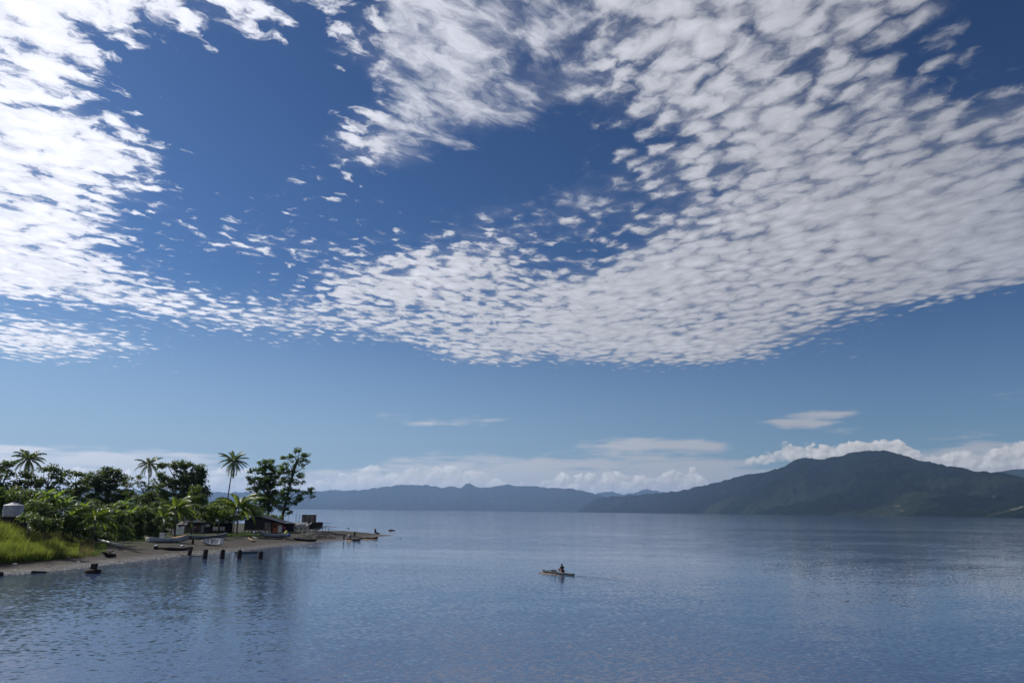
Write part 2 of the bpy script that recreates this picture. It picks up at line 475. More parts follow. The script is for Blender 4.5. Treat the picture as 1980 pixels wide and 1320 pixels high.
M = {}
M['leaf_dark'] = leaf_mat('dark_foliage', (0.020, 0.042, 0.014), (0.062, 0.100, 0.030), (0.14, 0.22, 0.03), 0.32)
M['leaf_mid'] = leaf_mat('green_foliage', (0.028, 0.065, 0.014), (0.07, 0.12, 0.025), (0.16, 0.26, 0.03), 0.35)
M['leaf_lush'] = leaf_mat('bright_foliage', (0.026, 0.062, 0.012), (0.075, 0.125, 0.024), (0.22, 0.33, 0.03), 0.36)
M['palm'] = leaf_mat('palm_frond', (0.030, 0.060, 0.018), (0.07, 0.11, 0.03), (0.14, 0.20, 0.03), 0.3, 0.35, 0.5)
M['palm_young'] = leaf_mat('young_palm_frond', (0.045, 0.10, 0.015), (0.11, 0.16, 0.03), (0.28, 0.38, 0.04), 0.4, 0.35, 0.5)
M['banana'] = leaf_mat('banana_leaf', (0.032, 0.075, 0.018), (0.09, 0.15, 0.035), (0.28, 0.42, 0.05), 0.36, 0.3, 0.6)
M['grass'] = leaf_mat('tall_grass', (0.045, 0.095, 0.016), (0.18, 0.21, 0.06), (0.30, 0.37, 0.05), 0.42, 0.6, 0.2)
M['dry_grass'] = leaf_mat('dry_seeding_grass', (0.07, 0.075, 0.03), (0.20, 0.17, 0.09), (0.25, 0.22, 0.08), 0.35, 0.7, 0.1)
M['bark'] = rough_mat('bark', (0.05, 0.038, 0.028), (0.12, 0.10, 0.08), 2.5, 0.9, (1, 1, 0.3))
M['palm_bark'] = rough_mat('palm_bark', (0.10, 0.085, 0.07), (0.2, 0.18, 0.15), 4, 0.9, (0.4, 0.4, 2.5))
M['banana_stem'] = rough_mat('banana_stem', (0.10, 0.13, 0.04), (0.16, 0.12, 0.06), 4, 0.7, (1, 1, .3))
M['dark_wood'] = rough_mat('dark_weathered_boards', (0.012, 0.012, 0.015), (0.03, 0.028, 0.03), 5, 0.85, (1, 1, 0.15))
M['grey_wood'] = rough_mat('grey_boards', (0.10, 0.085, 0.07), (0.2, 0.17, 0.14), 3, 0.9, (3, 1, 0.15), (0.28, 0.25, 0.22))
M['brown_wood'] = rough_mat('brown_boards', (0.07, 0.04, 0.025), (0.14, 0.09, 0.06), 4, 0.9, (3, 1, 0.12), (0.22, 0.19, 0.16))
M['piling'] = rough_mat('rotten_piling_wood', (0.008, 0.008, 0.009), (0.03, 0.025, 0.022), 6, 0.85, (1, 1, 0.25), bump=0.8)
M['iron_roof'] = rough_mat('corrugated_iron', (0.20, 0.21, 0.23), (0.34, 0.34, 0.36), 1.5, 0.45, (1, 1, 1), (0.18, 0.11, 0.08), metal=0.5)
M['dark_roof'] = rough_mat('old_dark_iron', (0.05, 0.06, 0.08), (0.12, 0.13, 0.16), 1.5, 0.45, (1, 1, 1), (0.1, 0.07, 0.06), metal=0.4)
M['tank'] = rough_mat('tank_steel', (0.28, 0.28, 0.30), (0.42, 0.42, 0.44), 2, 0.4, (1, 1, 0.3), metal=0.6)
M['white_paint'] = rough_mat('worn_white_paint', (0.38, 0.40, 0.42), (0.60, 0.60, 0.60), 1.3, 0.5, c3=(0.30, 0.29, 0.27))
M['grey_paint'] = rough_mat('faded_grey_paint', (0.14, 0.15, 0.16), (0.26, 0.27, 0.28), 2.0, 0.6, c3=(0.10, 0.09, 0.08))
M['pale_grey'] = rough_mat('dirty_pale_paint', (0.28, 0.31, 0.34), (0.44, 0.46, 0.48), 1.5, 0.6, c3=(0.2, 0.19, 0.17))
M['orange_paint'] = rough_mat('orange_brown_deck', (0.35, 0.16, 0.05), (0.5, 0.25, 0.09), 3, 0.6)
M['orange_wall'] = rough_mat('orange_red_wall', (0.32, 0.09, 0.04), (0.42, 0.14, 0.07), 2, 0.8)
M['blue_paint'] = rough_mat('blue_grey_paint', (0.05, 0.10, 0.14), (0.12, 0.19, 0.24), 3, 0.5, c3=(0.2, 0.18, 0.14))
M['shaded_blue'] = rough_mat('shaded_blue_paint', (0.02, 0.05, 0.07), (0.05, 0.09, 0.12), 3, 0.5, c3=(0.08, 0.07, 0.06))  # backlit shade put into the colour: darkened blue-grey of the paddled canoe
M['tan_dark'] = rough_mat('darker_tan_wood', (0.12, 0.075, 0.04), (0.2, 0.14, 0.08), 4, 0.7)  # darker version of the tan wood, for the canoe float
M['tan_wood'] = rough_mat('tan_wood', (0.30, 0.19, 0.10), (0.42, 0.30, 0.18), 4, 0.7)
M['cloth'] = rough_mat('grey_tarpaulin', (0.32, 0.31, 0.29), (0.48, 0.47, 0.45), 1.5, 0.8, bump=.6)
M['white_sheet'] = rough_mat('white_sheet', (0.55, 0.58, 0.60), (0.68, 0.70, 0.70), 1.2, 0.7, bump=.5)
M['skin'] = rough_mat('dark_skin', (0.05, 0.028, 0.018), (0.07, 0.04, 0.026), 8, 0.5, bump=0)
M['hair'] = rough_mat('black_hair', (0.008, 0.007, 0.006), (0.015, 0.013, 0.012), 20, 0.7)
M['rock'] = rough_mat('pebbles', (0.10, 0.095, 0.09), (0.34, 0.33, 0.31), 0.8, 0.9, world=True)
M['scrap'] = rough_mat('scrap_and_rubble', (0.03, 0.028, 0.027), (0.12, 0.115, 0.11), 0.9, 0.9, c3=(0.3, 0.3, 0.29), world=True)
M['black'] = rough_mat('black_rubber', (0.006, 0.006, 0.007), (0.02, 0.02, 0.02), 5, 0.7)
M['yellow'] = rough_mat('yellow_green_plastic', (0.40, 0.42, 0.08), (0.5, 0.52, 0.12), 3, 0.5)
M['blue'] = rough_mat('blue_plastic', (0.03, 0.06, 0.22), (0.05, 0.09, 0.3), 3, 0.5)
for nm, c in (('shirt_dark', (0.03, 0.025, 0.022)), ('shirt_red', (0.35, 0.03, 0.03)), ('shirt_pink', (0.6, 0.05, 0.16)), ('shirt_blue', (0.03, 0.07, 0.2)), ('shirt_white', (0.65, 0.66, 0.68)), ('shorts_brown', (0.16, 0.07, 0.03)), ('shorts_dark', (0.02, 0.02, 0.03))):
    M[nm] = rough_mat(nm, c, tuple(min(v * 1.35, 0.85) for v in c), 6, 0.9, bump=0.1)

# ------------------------------------------------------------------ water
def build_water():
    rs = [0.0] + list(np.geomspace(6, 70000, 60)); n = 96
    V = [(0, 0, 0)]; Fs = []
    for r in rs[1:]:
        for k in range(n):
            t = 2 * math.pi * k / n; V.append((r * math.cos(t), r * math.sin(t), 0))
    me = bpy.data.meshes.new('water')
    Fs = [(0, 1 + k, 1 + (k + 1) % n) for k in range(n)]
    for i in range(len(rs) - 2):
        for k in range(n):
            a = 1 + i * n + k; b = 1 + i * n + (k + 1) % n; Fs.append((a, a + n, b + n, b))
    me.from_pydata(V, [], Fs)
    m, nt = new_mat('bay_water')
    g = node(nt, 'ShaderNodeNewGeometry')
    P = Sk(nt, g.outputs['Position'])
    sp = node(nt, 'ShaderNodeSeparateXYZ'); put(nt, sp.inputs[0], P)
    X, Y = Sk(nt, sp.outputs[0]), Sk(nt, sp.outputs[1])
    # ripples: crests run mostly across the view, drifting a little
    u = X * 0.94 + Y * 0.34; v = Y * 0.94 - X * 0.34
    def layer(sx, sy, det, k, seed):
        vv = vec(nt, u * sx + seed, v * sy, 0.0)
        c = noise(nt, vv, 1.0, det, 0.55, dist=0.3, out=1, dim='2D')
        return _scale(nt, vmath(nt, 'SUBTRACT', c, (0.5, 0.5, 0.5)), k)
    calm = noise(nt, vec(nt, X * 0.0035, Y * 0.014 + X * 0.002, 0), 1.0, 6, 0.62, dim='2D').sstep(0.36, 0.64)
    near = noise(nt, vec(nt, X * 0.05, Y * 0.09, 0), 1.0, 3, 0.6, dim='2D').sstep(0.3, 0.7)
    k1 = calm.lin(0, 1, 0.5, 1.25) * near.lin(0, 1, 0.8, 1.15)
    s1 = _scale(nt, layer(2.3, 3.6, 4, W_FINE, 3.0), k1)
    s2 = _scale(nt, layer(0.30, 0.7, 2, W_MID, 9.0), k1)
    s3 = layer(0.05, 0.12, 1, W_BIG, 1.0)
    sl = vmath(nt, 'ADD', vmath(nt, 'ADD', s1, s2), s3)
    # wake of the canoe
    wx, wy, wdx, wdy = WAKE
    rx = X - wx; ry = Y - wy
    along = rx * wdx + ry * wdy; across = rx * (-wdy) + ry * wdx
    wk = None
    for sl_, wdt in ((0.05, 0.35), (-0.05, 0.35), (0.32, 0.3), (-0.32, 0.3)):
        dd = (across - along * sl_).op('ABSOLUTE')
        t = (1.0 - dd.lin(0.0, wdt)) * along.lin(0, 1) * (1.0 - along.lin(2, 11 if abs(sl_) < .1 else 8))
        s_ = ((across - along * sl_) * 9.0).op('SINE') * t
        wk = s_ if wk is None else wk + s_
    wv = vec(nt, wk * (-wdy) * 0.30, wk * wdx * 0.30, 0.0)
    sl = vmath(nt, 'ADD', sl, wv)
    nv = vmath(nt, 'NORMALIZE', vmath(nt, 'ADD', vmath(nt, 'MULTIPLY', sl, (1, 1, 0)), (0, 0, 1)))
    p = node(nt, 'ShaderNodeBsdfPrincipled')
    deep = noise(nt, vec(nt, X * 0.01, Y * 0.02, 0), 1.0, 2, 0.5, dim='2D')
    put(nt, p.inputs['Base Color'], mixc(nt, deep, (0.042, 0.066, 0.128, 1), (0.058, 0.086, 0.155, 1)))
    p.inputs['Roughness'].default_value = 0.06; p.inputs['IOR'].default_value = 1.333
    put(nt, p.inputs['Normal'], nv)
    finish(nt, p.outputs[0])
    o = link('water', me, m); o['kind'] = 'structure'
W_FINE, W_MID, W_BIG = 0.22, 0.065, 0.02
cn_a = ground(1050, 1105.5); cn_b = ground(1111, 1112.5)
wd = (cn_b - cn_a).normalized()
WAKE = (cn_b.x - wd.x * 0.5, cn_b.y - wd.y * 0.5, wd.x, wd.y)
build_water()

# ------------------------------------------------------------------ mountains across the bay
def mountain_mat(name, c1, c2, c3, bare, sc):
    m, nt = new_mat(name)
    g = node(nt, 'ShaderNodeNewGeometry'); P = Sk(nt, g.outputs['Position'])
    n1 = noise(nt, P, 0.004 * sc, 6, 0.62); n2 = noise(nt, P, 0.0011 * sc, 4, 0.6); n3 = noise(nt, P, 0.0019 * sc, 5, 0.65)
    c = mixc(nt, n1.sstep(0.38, 0.62), c1 + (1,), c2 + (1,))
    sp = node(nt, 'ShaderNodeSeparateXYZ'); put(nt, sp.inputs[0], P)
    low = 1.0 - Sk(nt, sp.outputs[2]).lin(60, 420)
    n4 = noise(nt, P, 0.0026 * sc, 6, 0.62, typ='RIDGED_MULTIFRACTAL')
    c = mixc(nt, n4.sstep(0.55, 0.95).lin(0, 1, 0, 0.6), c, c3 + (1,))  # paler colour along noise ridges, painted in to suggest sunlit spurs
    c = mixc(nt, n2.sstep(0.50, 0.62) * low, c, c3 + (1,))  # same painted sunlit tone, in patches on the low green slopes
    c = mixc(nt, n3.sstep(0.665, 0.69) * low, c, bare + (1,))
    d = node(nt, 'ShaderNodeBsdfDiffuse'); put(nt, d.inputs[0], c); d.inputs[1].default_value = 1.0
    b = node(nt, 'ShaderNodeBump'); b.inputs['Strength'].default_value = 1.0; b.inputs['Distance'].default_value = 110
    put(nt, b.inputs['Height'], n1); nt.links.new(b.outputs[0], d.inputs['Normal'])
    finish(nt, d.outputs[0]); return m
def mountain(name, prof, shore, ridge, mat, nA=520, nR=70, spur=0.5, fs=900.0, back=1.35, jag=0.45):
    az0 = [azel(x, y)[0] for x, y in prof]; ta0 = [math.tan(rad(azel(x, y)[1])) for x, y in prof]
    A = np.linspace(az0[0], az0[-1], nA)
    E = np.interp(A, az0, ta0)
    E = E * (1 + 0.0) + (fbm(A * 3.0, A * 0, 6, 0.7) - 0.5) * jag * 0.008
    rs = np.interp(A, [a for a, _ in [(azel(x, 990)[0], d) for x, d in shore]], [d for _, d in shore])
    rr = np.interp(A, [azel(x, 990)[0] for x, d in ridge], [d for _, d in ridge])
    rs = rs * (1 + 0.03 * (fbm(A * 0.9, A * 0 + 3, 4) - 0.5))
    T = np.concatenate([np.linspace(0, 1, nR), np.linspace(1, back, 14)[1:]])
    Ag, Tg = np.meshgrid(A, T)
    Rg = rs + (rr - rs) * Tg
    X = Rg * np.sin(np.radians(Ag)); Y = Rg * np.cos(np.radians(Ag))
    wx = fbm(X / (fs * 2), Y / (fs * 2), 3) * fs * 1.2
    rd = ridged((X + wx) / fs, (Y + wx) / (fs * 1.5), 5, 0.5)
    rd2 = ridged(X / (fs * 0.22), Y / (fs * 0.3), 4, 0.6)
    g = np.where(Tg <= 1, np.clip(Tg, 0, 1) ** 0.72, 1 - ((Tg - 1) / (back - 1)) ** 1.5)
    tt = np.clip(Tg, 0, 1)
    rn = smooth(0.28, 0.82, rd)
    m_ = 1 - spur * (1 - rn) * (1 - tt ** 2.5) - 0.22 * (1 - rd2) * (1 - tt ** 4)
    Z = Rg * E * g * np.clip(m_, 0.05, 1) + H * np.clip(tt * 3, 0, 1) * (Tg <= 1)
    Z[0] = -2
    V = np.stack([X, Y, Z], -1).reshape(-1, 3)
    nr = len(T); i = np.arange(nr - 1)[:, None] * nA + np.arange(nA - 1)[None]
    i = i.ravel(); Fc = np.stack([i, i + 1, i + 1 + nA, i + nA], -1)
    o = link(name, mesh_np(V, Fc, True), mat); o['kind'] = 'structure'
    return o
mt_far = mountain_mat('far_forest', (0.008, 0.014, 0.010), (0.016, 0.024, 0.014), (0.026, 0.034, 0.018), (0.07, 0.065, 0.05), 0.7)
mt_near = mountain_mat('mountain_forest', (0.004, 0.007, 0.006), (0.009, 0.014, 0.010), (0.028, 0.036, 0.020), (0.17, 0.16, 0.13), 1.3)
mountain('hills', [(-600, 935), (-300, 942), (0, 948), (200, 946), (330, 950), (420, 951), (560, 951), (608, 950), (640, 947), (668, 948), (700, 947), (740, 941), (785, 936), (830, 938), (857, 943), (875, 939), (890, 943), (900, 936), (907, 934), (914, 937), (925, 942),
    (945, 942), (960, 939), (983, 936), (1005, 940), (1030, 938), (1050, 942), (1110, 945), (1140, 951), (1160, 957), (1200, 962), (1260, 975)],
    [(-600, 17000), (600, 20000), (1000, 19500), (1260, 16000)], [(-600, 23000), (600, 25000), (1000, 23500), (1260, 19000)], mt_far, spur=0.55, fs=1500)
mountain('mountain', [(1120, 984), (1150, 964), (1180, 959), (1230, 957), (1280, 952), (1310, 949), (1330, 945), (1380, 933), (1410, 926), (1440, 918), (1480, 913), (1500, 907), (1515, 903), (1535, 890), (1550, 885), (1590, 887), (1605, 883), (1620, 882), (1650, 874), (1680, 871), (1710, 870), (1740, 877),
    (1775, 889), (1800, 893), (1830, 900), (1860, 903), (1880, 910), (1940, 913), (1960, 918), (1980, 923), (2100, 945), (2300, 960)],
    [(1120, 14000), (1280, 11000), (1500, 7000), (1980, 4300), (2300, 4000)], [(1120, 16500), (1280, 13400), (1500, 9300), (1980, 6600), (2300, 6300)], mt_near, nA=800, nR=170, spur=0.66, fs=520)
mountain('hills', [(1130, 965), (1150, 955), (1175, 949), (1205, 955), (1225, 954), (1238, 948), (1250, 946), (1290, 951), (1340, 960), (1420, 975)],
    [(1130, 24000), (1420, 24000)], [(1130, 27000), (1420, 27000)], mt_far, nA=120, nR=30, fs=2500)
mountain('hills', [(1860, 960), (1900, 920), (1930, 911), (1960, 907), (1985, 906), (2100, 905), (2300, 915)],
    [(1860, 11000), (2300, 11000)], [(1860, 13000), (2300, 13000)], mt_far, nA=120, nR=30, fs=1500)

# ------------------------------------------------------------------ the point of land
SHORE = [(-200, 1140), (-60, 1121), (0, 1112), (50, 1107), (100, 1103), (150, 1098), (200, 1092), (260, 1085), (310, 1079), (350, 1075), (400, 1071), (440, 1067), (480, 1062.5), (520, 1058.5),
         (560, 1053.5), (600, 1050), (640, 1047), (690, 1043.5), (720, 1039.5), (745, 1036.5), (763, 1034.3), (748, 1033.2), (700, 1032.3), (655, 1031.8), (625, 1027), (600, 1021), (540, 1017), (470, 1016), (380, 1013), (200, 1010), (0, 1008)]
poly = [ground(x, y) for x, y in SHORE]
poly = [(p.x, p.y) for p in poly] + [(-420, 230), (-420, 20), (-120, 20)]
GX = np.arange(-260, -8, 0.8); GY = np.arange(30, 340, 0.8)
gx, gy_ = np.meshgrid(GX, GY)
def sdist(px_, py_):
    best = np.full(px_.shape, 1e9); inside = np.zeros(px_.shape, bool)
    n = len(poly)
    for i in range(n):
        ax, ay = poly[i]; bx, by = poly[(i + 1) % n]
        dx, dy = bx - ax, by - ay
        t = np.clip(((px_ - ax) * dx + (py_ - ay) * dy) / (dx * dx + dy * dy), 0, 1)
        best = np.minimum(best, np.hypot(px_ - ax - t * dx, py_ - ay - t * dy))
        c = ((ay > py_) != (by > py_)) & (px_ < (bx - ax) * (py_ - ay) / (by - ay + 1e-12) + ax)
        inside ^= c
    return np.where(inside, best, -best)
SD = sdist(gx, gy_)
SD = SD + (fbm(gx * 0.35, gy_ * 0.35, 4) - 0.5) * 1.1
AZG = np.degrees(np.arctan2(gx, gy_))
land = 0.075 * np.clip(SD, -6, 12) + 0.35 * smooth(4, 14, SD) + 0.0
land = np.where(SD < 0, SD * 0.16, land)
a110, a210 = azel(95, 990)[0], azel(215, 990)[0]
wbank = 1 - smooth(a110, a210, AZG)
toe = 9 + 5 * smooth(azel(0, 990)[0], azel(150, 990)[0], AZG)
land = land + wbank * smooth(0, 9, SD - toe) * 2.2
land = land + (fbm(gx * 0.25, gy_ * 0.25, 5) - 0.5) * 0.25 * smooth(0, 6, SD) + (fbm(gx * 1.1, gy_ * 1.1, 3) - 0.5) * 0.12 * smooth(0, 3, SD)
land = np.maximum(land, -3)
def terr(x, y):
    fx = (x - GX[0]) / 0.8; fy = (y - GY[0]) / 0.8
    i = min(max(int(fx), 0), len(GX) - 2); j = min(max(int(fy), 0), len(GY) - 2)
    a, b = fx - i, fy - j
    return float((land[j, i] * (1 - a) + land[j, i + 1] * a) * (1 - b) + (land[j + 1, i] * (1 - a) + land[j + 1, i + 1] * a) * b)
def onland(px, py):
    """where the line of sight through a photo pixel meets the land (or the water)"""
    d = ray(px, py); hl = math.hypot(d.x, d.y)
    t = 55.0
    while t < 340:
        x, y, z = d.x * t / hl, d.y * t / hl, H + d.z * t / hl
        if z <= max(terr(x, y), 0.0): return Vector((x, y, max(terr(x, y), 0.0)))
        t += 0.25
    return ground(px, py)
def base_at(px, dist):
    p = at(px, 990, dist); p.z = max(terr(p.x, p.y), -0.3); return p
V = np.stack([gx, gy_, land], -1).reshape(-1, 3)
nx = len(GX); i = (np.arange(len(GY) - 1)[:, None] * nx + np.arange(nx - 1)[None])
keep = (np.maximum.reduce([land[:-1, :-1], land[1:, 1:], land[1:, :-1], land[:-1, 1:]]) > -2.0).ravel()
i = i.ravel()[keep]
def land_mat():
    m, nt = new_mat('beach_and_soil')
    g = node(nt, 'ShaderNodeNewGeometry'); P = Sk(nt, g.outputs['Position'])
    sp = node(nt, 'ShaderNodeSeparateXYZ'); put(nt, sp.inputs[0], P); Z = Sk(nt, sp.outputs[2])
    n1 = noise(nt, P, 0.5, 6, 0.65); n2 = noise(nt, P, 6.0, 4, 0.7); n3 = noise(nt, P, 0.12, 4, 0.6)
    dry = mixc(nt, n1.sstep(0.35, 0.65), (0.028, 0.024, 0.021, 1), (0.056, 0.048, 0.041, 1))
    dry = mixc(nt, n2.sstep(0.60, 0.70), dry, (0.12, 0.11, 0.10, 1))
    dry = mixc(nt, n2.op('SUBTRACT', 0.0).sstep(0.30, 0.42), (0.03, 0.027, 0.025, 1), dry)
    zz = Z + (n1 - 0.5) * 0.3
    wet = mixc(nt, n2.sstep(0.45, 0.6), (0.04, 0.038, 0.037, 1), (0.16, 0.155, 0.15, 1))
    c = mixc(nt, zz.sstep(0.08, 0.34), wet, dry)
    soil = mixc(nt, n2.sstep(0.4, 0.6), (0.016, 0.018, 0.010, 1), (0.035, 0.045, 0.015, 1))
    c = mixc(nt, (zz + (n3 - 0.5) * 1.2).sstep(1.12, 1.32), c, soil)
    p = node(nt, 'ShaderNodeBsdfPrincipled'); put(nt, p.inputs['Base Color'], c)
    put(nt, p.inputs['Roughness'], zz.lin(0.0, 0.3, 0.35, 0.95)); p.inputs['Specular IOR Level'].default_value = 0.3
    b = node(nt, 'ShaderNodeBump'); b.inputs['Strength'].default_value = 0.8; b.inputs['Distance'].default_value = 0.12
    put(nt, b.inputs['Height'], n2 + n1 * 2.0); nt.links.new(b.outputs[0], p.inputs['Normal'])
    finish(nt, p.outputs[0]); return m
o = link('ground', mesh_np(V, np.stack([i, i + 1, i + 1 + nx, i + nx], -1), True), land_mat()); o['kind'] = 'structure'

# ------------------------------------------------------------------ haze over the bay
def build_haze():
    mb = MB(); mb.box((0, 0, 497), (120000, 120000, 1002.0))
    m, nt = new_mat('haze')
    pv = node(nt, 'ShaderNodeVolumePrincipled')
    pv.inputs['Color'].default_value = (0.38, 0.60, 1.0, 1); pv.inputs['Density'].default_value = HAZE; pv.inputs['Anisotropy'].default_value = 0.2
    o_ = node(nt, 'ShaderNodeOutputMaterial'); nt.links.new(pv.outputs[0], o_.inputs['Volume'])
    o = mb.build('haze', m); o['kind'] = 'stuff'
HAZE = 0.000031
build_haze()

# ------------------------------------------------------------------ vegetation builders
def leaf_quads(C, size, up=0.35, aspect=0.55):
    """one pointed leaf (a rhombus bent along its middle) at each centre"""
    n = len(C)
    N = RNG.normal(size=(n, 3)); N[:, 2] = np.abs(N[:, 2]) + up; N /= np.linalg.norm(N, axis=1)[:, None]
    A = RNG.normal(size=(n, 3)); A[:, 2] -= 0.3; A -= (A * N).sum(1)[:, None] * N; A /= np.linalg.norm(A, axis=1)[:, None]
    B = np.cross(N, A)
    s = size * RNG.uniform(0.6, 1.35, n)[:, None]
    V = np.stack([C - A * s, C + B * s * aspect - N * s * .12, C + A * s, C - B * s * aspect - N * s * .12], 1).reshape(-1, 3)
    Fc = np.arange(n * 4).reshape(-1, 4)
    return V, Fc

def px_blob(b, D):
    """blob given in photo pixels (x, y, rx, ry) at distance D -> centre and radii in metres"""
    k = D / F * .963
    return at(b[0], b[1], D), b[2] * k, b[3] * k

def tree(name, label, D, blobs, trunk, mat='leaf_dark', leaf=0.30, clump=1.0, dens=1.0, cat='tree', group=None, base_px=None, flat=0.6, tr=0.35, depth=0.8, gap=0.0, per=34, spread=None):
    """trunk = photo pixel path [(x, y), ...] from the ground to the fork; blobs = crown lobes in photo pixels"""
    bp = base_at(trunk[0][0], D)
    t = thing(name, label, cat, bp, group=group)
    pts = [bp - bp + Vector((0, 0, -0.4))] + [at(x, y, D) - bp for x, y in trunk[1:]]
    mb = MB(); fork = pts[-1]
    mb.tube(pts, [tr * 1.35] + [tr * (1 - 0.35 * (i + 1) / len(pts)) for i in range(len(pts) - 1)], 8)
    C = []
    for b in blobs:
        c, rx, ry = px_blob(b, D)
        c = c - bp; rd = min(rx, ry * 1.6) * depth if not spread else spread
        off = RNG.uniform(-0.5, 0.5) * rx * depth
        c = c + Vector((0, off, 0))
        rise = rx * 0.6 + ry * 0.4 + 0.6
        src = min(pts[1:], key=lambda q: (q - c).length + (3.0 * max(0.0, q.z - c.z + rise)))
        lr = tr * 0.42 * (0.6 if src is not fork and len(pts) > 4 else 1)
        mid = src.lerp(c, 0.5) + Vector((random.uniform(-.3, .3), random.uniform(-.3, .3), -0.1 * (c - src).length + .2))
        mb.tube([src, mid, c], [lr, lr * .7, lr * .35], 5)
        ncl = max(4, int(dens * 3.6 * (rx * ry * 1.0 + rx * rd * 0.4) / (clump ** 2)))
        for k in range(ncl):
            d = RNG.normal(size=3); d /= np.linalg.norm(d)
            rr = RNG.uniform(0.35, 1.0) ** 0.5
            cc = np.array(c) + d * np.array([rx, rd, ry]) * rr
            if gap and vnoise(cc[0] * 0.7 + 40, cc[2] * 0.9 + cc[1] * .5 + 60) < gap * .8: continue
            if k % 3 == 0:
                mb.tube([c, Vector(cc)], [lr * .3, lr * .1], 4, cap=False)
            m = int(per * RNG.uniform(0.6, 1.3))
            q = RNG.normal(size=(m, 3)) * np.array([1, 1, flat]) * clump * 0.48
            C.append(cc + q)
    C = np.concatenate(C)
    V, Fc = leaf_quads(C, leaf)
    mb.build('trunk', M['bark'], t, True)
    link('crown', mesh_np(V, Fc), M[mat], t)
    return t

def frond_mesh(origin, az, el0, L, droop, V, Fs, w=0.75, nleaf=30, lw=0.07, twist=0.0, hang=0.55):
    """palm frond: an arching midrib with paired hanging leaflets"""
    d = np.array([math.cos(az), math.sin(az), 0.0]); up = np.array([0, 0, 1.0]); side = np.cross(d, up)
    ns = 9; P = []
    p = np.array(origin, float); e = el0
    for i in range(ns):
        P.append(p.copy())
        p = p + (d * math.cos(e) + up * math.sin(e)) * L / (ns - 1)
        e -= droop / (ns - 1) * (0.5 + i / ns)
    P = np.array(P)
    b = len(V)
    for i in range(ns):
        r = 0.05 * (1 - i / ns) + 0.012
        V += [tuple(P[i] + side * r), tuple(P[i] - side * r), tuple(P[i] + up * r * 1.4), tuple(P[i] - up * r)]
    for i in range(ns - 1):
        a = b + i * 4
        for q in ((0, 2), (2, 1), (1, 3), (3, 0)):
            Fs.append((a + q[0], a + q[1], a + 4 + q[1], a + 4 + q[0]))
    for k in range(nleaf):
        s = 0.12 + 0.88 * (k + RNG.random() * .5) / nleaf
        f = s * (ns - 1); i = min(int(f), ns - 2); pp = P[i] + (P[i + 1] - P[i]) * (f - i)
        tg = P[i + 1] - P[i]; tg = tg / np.linalg.norm(tg)
        ll = w * math.sin(math.pi * min(0.12 + s * 0.86, 1)) ** 0.6 * L * 0.2 * RNG.uniform(.8, 1.1)
        for sg in (1, -1):
            h = hang * RNG.uniform(0.5, 1.4)
            dr = side * sg * 0.8 + tg * 0.65 - up * h; dr /= np.linalg.norm(dr)
            wv = tg * lw * L * 0.25
            b = len(V)
            V += [tuple(pp - wv), tuple(pp + wv), tuple(pp + dr * ll * .6 + wv * .8 - up * 0.0), tuple(pp + dr * ll - up * ll * .12)]
            Fs.append((b, b + 1, b + 2, b + 3))

def palm(label, D, base_x, crown, L, nf=22, mat='palm', name='coconut_palm', group=None, tr=0.2, lo=-0.9, hi=1.35, droop=1.5, trunk=True, bend=0.0, nuts=True, nleaf=28, w=0.8, hang=.55):
    bp = base_at(base_x, D)
    t = thing(name, label, 'palm tree', bp, group=group)
    c = at(crown[0], crown[1], D) - bp
    if trunk:
        mb = MB(); n = 12; pts = []; rs = []
        for i in range(n):
            s = i / (n - 1)
            pts.append(Vector((c.x * s + bend * math.sin(math.pi * s), c.y * s, c.z * s - 0.3 * (i == 0)))); rs.append(tr * (1.5 if i == 0 else 1.0 - 0.35 * s) * (1.04 if i % 2 else .97))
        mb.tube(pts, rs, 9); mb.build('trunk', M['palm_bark'], t, True)
    V = []; Fs = []
    for k in range(nf):
        a = 2 * math.pi * (k * 0.381966) + RNG.uniform(-.2, .2)
        e = hi + (lo - hi) * (k / nf) ** 0.9 + RNG.uniform(-.12, .12)
        frond_mesh(np.array(c) + np.array([math.cos(a), math.sin(a), 0]) * 0.12, a, e, L * RNG.uniform(.85, 1.1) * (0.8 if k < 3 else 1), droop * RNG.uniform(.8, 1.2), V, Fs, nleaf=nleaf, w=w, hang=hang)
    o = link('crown', mesh_np(V, Fs), M[mat], t)
    if nuts:
        bm = bmesh.new()
        for k in range(7):
            a = k * 0.9
            bmesh.ops.create_icosphere(bm, subdivisions=1, radius=0.16, matrix=Matrix.Translation((c.x + .3 * math.cos(a), c.y + .3 * math.sin(a), c.z - .25 - .1 * (k % 2))))
        me = bpy.data.meshes.new('coconuts'); bm.to_mesh(me); bm.free(); link('coconuts', me, M['palm_bark'], t)
    return t

